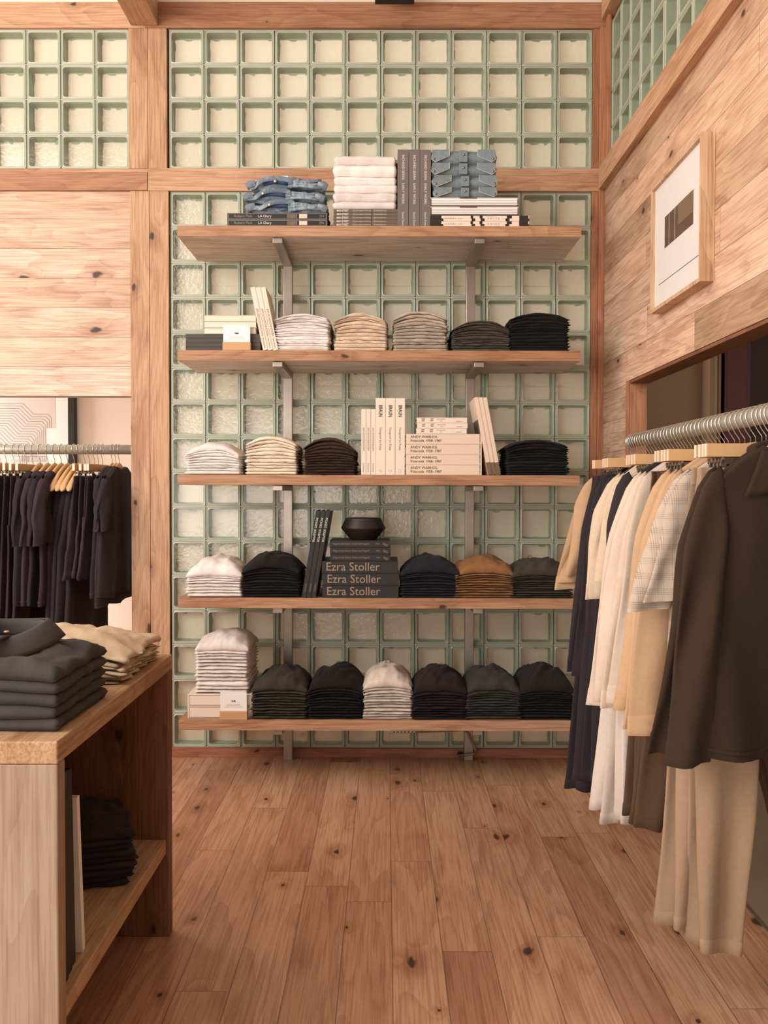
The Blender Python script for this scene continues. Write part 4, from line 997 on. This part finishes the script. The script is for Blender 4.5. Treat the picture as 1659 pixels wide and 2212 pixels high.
# ---- rail on the right, seen running towards the camera
RX, RZ = .85, 1.342
t = empty('clothes_rail', (RX, 3.215, RZ)); tag(t, 'galvanised pipe clothes rail running beside the side opening', 'clothes rail')
MB().tube([(0, 0, 0), (0, -2.6, 0)], .021, 28).build('pipe', M['pipe'], t, smooth=True)
MB().tube([(0, .003, 0), (0, -.004, 0)], .0222, 28).build('pipe_cap', M['pipe'], t)
MB().tube([(0, -2.45, 0), (0, -2.45, 1.2)], .014, 16).build('drop_rod', M['pipe'], t, smooth=True)
near_ = ORD
def place(fn, Y, label, *a, rz=0.0, **k):
    o = fn(*a, **k) if fn else None; return o
cproto = clip_hanger('x', 'clip hangers on the long rail'); wproto = wood_hanger('x', 'wooden hangers on the long rail')
used = {'c': False, 'w': False}
def hang(kind, X_, Y, Z_, rz, label, group):
    pr = cproto if kind == 'c' else wproto
    if used[kind]: o = copy_tree(pr)
    else: o = pr; used[kind] = True
    o.location = (X_, Y, Z_); o.rotation_euler = (0, 0, rz); o['label'] = label; o['group'] = group; return o
plan = []   # (Y, kind, garment spec)
def add(Ys, kind, **k): 
    for i, y in enumerate(Ys): plan.append((y, kind, dict(k, i=i, n=len(Ys))))
add([1.955, 2.0], 'w', g='shirt', nm='overshirt', cat='shirt', look='dark brown long-sleeve overshirt', mat='cocoa', hw=.172, L=.68, sl=[.60, .585], swd=[.047, .042], out=[.066, .100], collar=True, buttons=True, th=.016, fold=.018)
add([2.03, 2.052, 2.076, 2.1], 'c', g='tr', nm='trousers', cat='trousers', look='beige corduroy drawstring trousers', mat='cord', L=[1.07, 1.06, 1.03, 1.04], hw=.175, splay=[.012, .048, .078, .10], lw=[.046, .040, .036, .034], gather=True, fold=.013, th=.011)
add([2.135, 2.165], 'w', g='shirt', nm='plaid_shirt', cat='shirt', look='grey plaid short-sleeve shirt', mat='plaid', hw=.175, L=.62, sl=[.275, .30], swd=[.054, .05], out=[.060, .085], collar=True, cuff=False, th=.015)
add([2.20, 2.232, 2.264], 'w', g='shirt', nm='long_sleeve_shirt', cat='shirt', look='golden tan long-sleeve shirt', mat='gold', hw=.188, L=.66, sl=[.60, .59, .55], swd=.048, out=[.064, .076, .088], th=.014, collar=True)
add([2.305, 2.332, 2.36, 2.388, 2.415], 'c', g='tr', nm='trousers', cat='trousers', look='brown cotton trousers with gathered waist', mat='dkbrown', L=.90, hw=.17, splay=[.098, .09, .1, .09, .1], lw=.032, gather=True)
add([2.455, 2.487, 2.519, 2.551], 'w', g='shirt', nm='long_sleeve_shirt', cat='shirt', look='cream linen long-sleeve shirt', mat='linen', hw=.185, L=.66, sl=[.58, .60, .59, .61], swd=.046, out=[.060, .072, .085, .098], th=.014, collar=[True, False, True, False])
add([2.582], 'w', g='shirt', nm='long_sleeve_shirt', cat='shirt', look='single black shirt between cream shirts and white trousers', mat='ink', hw=.20, L=.70, sl=.48, swd=.05, out=.030)
add([2.615, 2.642, 2.669, 2.696], 'c', g='tr', nm='trousers', cat='trousers', look='off-white linen trousers with gathered waist', mat='offwhite', L=[1.0, .99, 1.01, .98], hw=.17, splay=[.052, .062, .105, .135], lw=[.032, .03, .028, .022], gather=True, fold=.010)
add([2.735, 2.765, 2.795, 2.825], 'w', g='shirt', nm='terry_shirt', cat='shirt', look='pale terry short-sleeve top', mat='terry', hw=.172, L=.60, sl=[.31, .335, .345, .35], swd=.040, out=[.03, .04, .05, .058], cuff=True)
add([2.865, 2.9], 'w', g='shirt', nm='long_sleeve_shirt', cat='shirt', look='black fine-knit long-sleeve shirt', mat='ink', hw=.165, L=.62, sl=.60, swd=.05, out=.02)
add([2.935, 2.965, 2.995], 'c', g='tr', nm='trousers', cat='trousers', look='black pinstripe trousers', mat='ink', L=.98, hw=.17, splay=[.06, .085, .11], lw=.04)
add([3.03, 3.06, 3.09], 'w', g='shirt', nm='long_sleeve_shirt', cat='shirt', look='charcoal black long-sleeve shirt', mat='ink', hw=.16, L=.64, sl=[.60, .63, .62], swd=.045, out=[.033, .045, .055], th=.016)
add([3.12, 3.146], 'c', g='tr', nm='trousers', cat='trousers', look='black wide trousers near the rail end', mat='ink', L=1.06, hw=.17, splay=[.075, .12], lw=[.045, .03], gather=True)
add([3.17, 3.186, 3.202], 'w', g='shirt', nm='short_sleeve_shirt', cat='shirt', look='camel short-sleeve shirt at the far rail end', mat='gold', hw=.16, L=.58, sl=[.31, .335, .36], swd=.050, out=[.055, .068, .082], cuff=True)
ordn = ['first', 'second', 'third', 'fourth', 'fifth', 'sixth']
for k, (Y, kind, s) in enumerate(plan):
    i, n = s.pop('i'), s.pop('n'); g = s.pop('g'); look = s.pop('look'); mat = s.pop('mat'); nm = s.pop('nm'); cat = s.pop('cat')
    s = {q: (v[i % len(v)] if isinstance(v, list) else v) for q, v in s.items()}; rz = rnd.uniform(-.025, .025); where = (ordn[i] + ' of its run counted from the camera') if n > 1 else ''
    short = look.split(' with')[0].split(' near')[0].split(' at the')[0].split(' between')[0]
    hl = ('wooden clip hanger' if kind == 'c' else 'curved wooden hanger') + ' holding the ' + (ordn[i] + ' ' if n > 1 else '') + short
    hang(kind, RX, Y, RZ, rz, hl, ('clip hangers' if kind == 'c' else 'curved wooden hangers') + ' on the long pipe rail')
    lab = look + (', ' + ordn[i] + ' of ' + str(['', 'one', 'two', 'three', 'four', 'five'][n]) + ' from the camera' if n > 1 else '')
    gr = short + ' group on the long rail' if n > 1 else None
    fn = shirt if g == 'shirt' else trousers
    o = fn(nm, lab, cat, gr, CL[mat], seed=k * 1.31 + .4, **s); o.location = (RX + rnd.uniform(-.006, .006), Y, RZ); o.rotation_euler = (0, 0, rz)

# ---- rail in the opening on the left
LY = 4.10; LZ = pyZ(971, LY, 140); lx1 = xp0
t = empty('clothes_rail', (lx1 - .001, LY, LZ)); tag(t, 'galvanised pipe clothes rail spanning the wall opening beside the post', 'clothes rail')
MB().tube([(0, 0, 0), (-1.3, 0, 0)], .021, 28).build('pipe', M['pipe'], t, smooth=True)
MB().tube([(0, 0, 0), (-.006, 0, 0)], .034, 28).build('flange', M['pipe'], t)
LR = PI / 2 - R(7)
lp = [(2, 'w', 'tee'), (15, 'w', 'tee'), (31, 'c', 'tr'), (44, 'c', 'tr'), (58, 'c', 'tr'), (72, 'c', 'tr'), (87, 'w', 'tee'), (104, 'w', 'tee'), (119, 'w', 'tee'), (133, 'w', 'tee'),
      (147, 'w', 'tank'), (161, 'w', 'tank'), (172, 'w', 'tank'), (184, 'w', 'tank'), (194, 'c', 'sh'), (205, 'c', 'sh'), (213, 'c', 'sh'), (222, 'c', 'sh'), (243, 'w', 'dress'), (251, 'w', 'dress'), (258, 'w', 'dress')]
cnt = {}
tot = {}
for _, _, g in lp: tot[g] = tot.get(g, 0) + 1
words_ = {'tee': 'dark short-sleeve tee', 'tr': 'aubergine trousers', 'tank': 'black sleeveless dress', 'sh': 'charcoal shorts', 'dress': 'black dress near the post'}
for px, kind, g in lp:
    i = cnt.get(g, 0); cnt[g] = i + 1; x = pxX(px, LY); rz = LR + rnd.uniform(-.05, .05)
    wd_ = words_[g]; q = ordn[i]
    hang(kind, x, LY, LZ, rz, f'{"clip" if kind == "c" else "curved wooden"} hanger in the wall opening holding the {q} {wd_}', 'hangers on the rail in the wall opening')
    lab = f'{wd_}, {q} of {["", "one", "two", "three", "four", "five", "six"][tot[g]]} counted towards the wooden post' if g != 'dress' else f'{wd_}, {q} of three counted towards it'
    gr = f'{wd_} group in the wall opening'; sd = px * .37
    if g == 'tee': o = shirt('t_shirt', lab, 't-shirt', gr, CL['purple' if i % 2 else 'ink'], hw=.205, L=.62, sl=.26, swd=.075, out=.035, seed=sd, cuff=False, th=.016, fold=.012, neck=.11, dip=.055)
    elif g == 'tr': o = trousers('trousers', lab, 'trousers', gr, CL['purple'], L=1.0, hw=.165, splay=.05, lw=.085, seed=sd, fold=.010)
    elif g == 'tank': o = shirt('sleeveless_dress', lab, 'dress', gr, CL['ink'], hw=.185, L=.98, sleeve=False, seed=sd, th=.016, flare=1.25, fold=.014, strap=True, neck=.13, dip=.06)
    elif g == 'sh': o = trousers('shorts', lab, 'shorts', gr, CL['purple'], L=.43, hw=.165, splay=.04, lw=.11, seed=sd)
    else: o = shirt('dress', lab, 'dress', gr, CL['ink'], hw=.20, L=.58 + .04 * (i == 1), sl=.20, swd=.07, out=.02, seed=sd, cuff=False, fold=.014, flare=1.2)
    o.location = (x, LY, LZ); o.rotation_euler = (0, 0, rz)

# ================================================================== display table
TZ = .737; TX = -.565; TYn, TYf = 1.583, 2.438; TT = .040; TL = -1.65
t = empty('display_table', (TX, TYn, 0)); tag(t, 'solid oak cube display table with lower shelf, clothes on top', 'table')
def tb(name, m, x0, x1, y0, y1, z0, z1, bev=.003): return MB().box(x0 - TX, x1 - TX, y0 - TYn, y1 - TYn, z0, z1).build(name, m, t, bevel=bev)
tb('tabletop', M['table_y'], TL, TX, TYn, TYf, TZ - TT, TZ)
tb('side_panel', M['table_z'], TL, TX - .0005, TYn + .0005, TYn + TT, 0, TZ - TT - .0002)
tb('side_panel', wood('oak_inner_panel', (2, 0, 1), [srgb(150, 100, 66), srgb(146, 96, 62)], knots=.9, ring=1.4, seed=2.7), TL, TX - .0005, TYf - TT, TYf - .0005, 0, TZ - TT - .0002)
tb('lower_shelf', M['table_y'], TL, TX - .008, TYn + TT + .0003, TYf - TT - .0003, .220, .258)
tb('side_panel', M['table_z'], TL - .04, TL - .0005, TYn, TYf, 0, TZ)
# grey shirts on top
def tstack(x0, x1, y0, y1, zb0, tt, n, mat, item, look, cat, grp, dome=.02, arch=.05, rough=.006, rz=0., nuv=(44, 26), jit=.004, rr=.06):
    W = x1 - x0; D = y1 - y0; z = 0; sd0 = rnd.uniform(0, 60); out_ = []
    for k in range(n):
        sd = sd0 + k * 4.3; last = k == n - 1
        def wob(q, u, v): return (.0045 * nz(u * 2.3 + q, v * 2.0, sd0 + q * .9)) * min(1, q) - arch * tt * q * (abs(u) ** 2.5 + .4 * abs(v) ** 3)
        lo = lambda u, v, k=k: k * tt + wob(k, u, v)
        hi = (lambda u, v, k=k: (k + 1) * tt + wob(k + 1, u, v) - .0006) if not last else (lambda u, v, k=k: (k + 1) * tt + wob(k + 1, u, v) + dome * (1 - u * u) * (1 - v * v * .6) + .012 * nz(u * 2.5, v * 3, sd) * 1.2 + .005 * nz(u * 7, v * 5, sd))
        me = layer_mesh(item, mat, W, D, lo, hi, sd, nu=nuv[0], nv=nuv[1], rough=rough, rr=rr)
        o = link(item, me, None, ((x0 + x1) / 2 + rnd.uniform(-jit, jit), y0 + rnd.uniform(-jit, jit), zb0 + .0006)); o.rotation_euler[2] = rz + rnd.uniform(-.012, .012)
        tag(o, f'{look}, {ORD[n - 1 - k]} of its stack', cat, grp); out_.append(o)
    return out_
g5 = tstack(-.905, -.585, 1.640, 1.935, TZ, .0245, 5, CL['shirtgrey'], 'folded_shirt', 'charcoal grey folded button shirt on the display table', 'folded shirt', 'charcoal shirts on the display table', dome=.014, arch=.10, rr=.075)
topo = g5[-1]; W = .32
# collar of the topmost shirt
cx0 = -.745 - topo.location.x; zc = .0245 * 5 + .020
n = 44
def ringp(i, r, dz, fl=0.0):
    a = PI * (-.42 + 1.84 * i / (n - 1)); q = max(0.0, -sin(a))      # opening at the front
    return (cx0 + (.060 + r) * 1.12 * cos(a), .190 + (.050 + r * .9) * sin(a) - .030 * q * (1 + fl), zc + dz - .024 * q)
cs = MB().grid(n, 4, lambda i, j: ringp(i, .0, -.012 + .040 * j / 3)).build('collar_stand', CL['shirtgrey'], topo, smooth=True)
m = cs.modifiers.new('s', 'SOLIDIFY'); m.thickness = .003
def leaf(i, j):
    u = i / (n - 1); v = j / 7; e_ = abs(2 * u - 1) ** 3
    p = Vector(ringp(i, .004 + .030 * v ** 1.2 + .012 * e_ * v, .030 - .034 * v ** 1.5 + .004 * sin(u * 9), e_ * v))
    p.y -= .030 * e_ * v; return tuple(p)
co = MB().grid(n, 8, leaf).build('collar', CL['shirtgrey'], topo, smooth=True); m = co.modifiers.new('s', 'SOLIDIFY'); m.thickness = .0032; m.offset = 0
pl = MB().grid(3, 8, lambda i, j: (cx0 + .004 + .026 * (i / 2), .012 + .15 * j / 7, zc + .004 + .010 * sin(PI * j / 7))).build('button_placket', CL['shirtgrey'], topo, smooth=True)
m = pl.modifiers.new('s', 'SOLIDIFY'); m.thickness = .004
for yy in (.045, .13):
    b = MB().lathe([(.0004, .002), (.0045, .002), (.0055, 0), (.0004, -.001)], 16).build('button', M['block_wood'], topo, smooth=True); b.location = (cx0 + .017, yy, zc + .017)
k2 = tstack(-.95, -.592, 2.035, 2.375, TZ, .0078, 9, CL['khaki'], 'folded_trousers', 'sand coloured folded trousers behind the grey shirts', 'folded trousers', 'sand trousers on the display table', dome=.030, arch=.25, rough=.017, jit=.012, rr=.02)
# lower shelf: jeans pile and books
tstack(-.84, -.572, 2.07, 2.33, .258, .0145, 9, CL['ink'], 'folded_jeans', 'black folded jeans inside the display table', 'folded jeans', 'black jeans inside the display table', dome=.014, rough=.010, rz=R(22), jit=.004, arch=.05)
for i in range(4):
    e = empty('tall_book', (-.586 - .004 * i, TYn + TT + .020 + .032 * i, .2585)); tag(e, f'tall black book standing inside the display table, {["against the end panel", "second from the end panel", "third from the end panel", "beside the white book"][i]}', 'book', 'tall black books inside the display table')
    e.rotation_euler = (R(2.4), 0, 0)
    Hh = .400 - .006 * i
    MB().box(-.30, 0, 0, .003, 0, Hh).box(-.30, 0, .026, .029, 0, Hh).box(-.003, 0, .003, .026, 0, Hh).build('cover', M['black_book'], e, bevel=.0006)
    MB().box(-.296, -.003, .003, .026, .004, Hh - .004).build('page_block', M['dark_book'], e)
e = empty('white_book', (-.596, 1.803, .2585)); e.rotation_euler = (R(5.5), 0, 0); tag(e, 'thin white book leaning inside the display table', 'book')
MB().box(-.25, 0, 0, .0025, 0, .318).box(-.25, 0, .0135, .016, 0, .318).box(-.0025, 0, .0025, .0135, 0, .318).build('cover', M['white_paper'], e, bevel=.0005)
MB().box(-.247, -.0025, .0025, .0135, .004, .314).build('page_block', M['pages'], e)
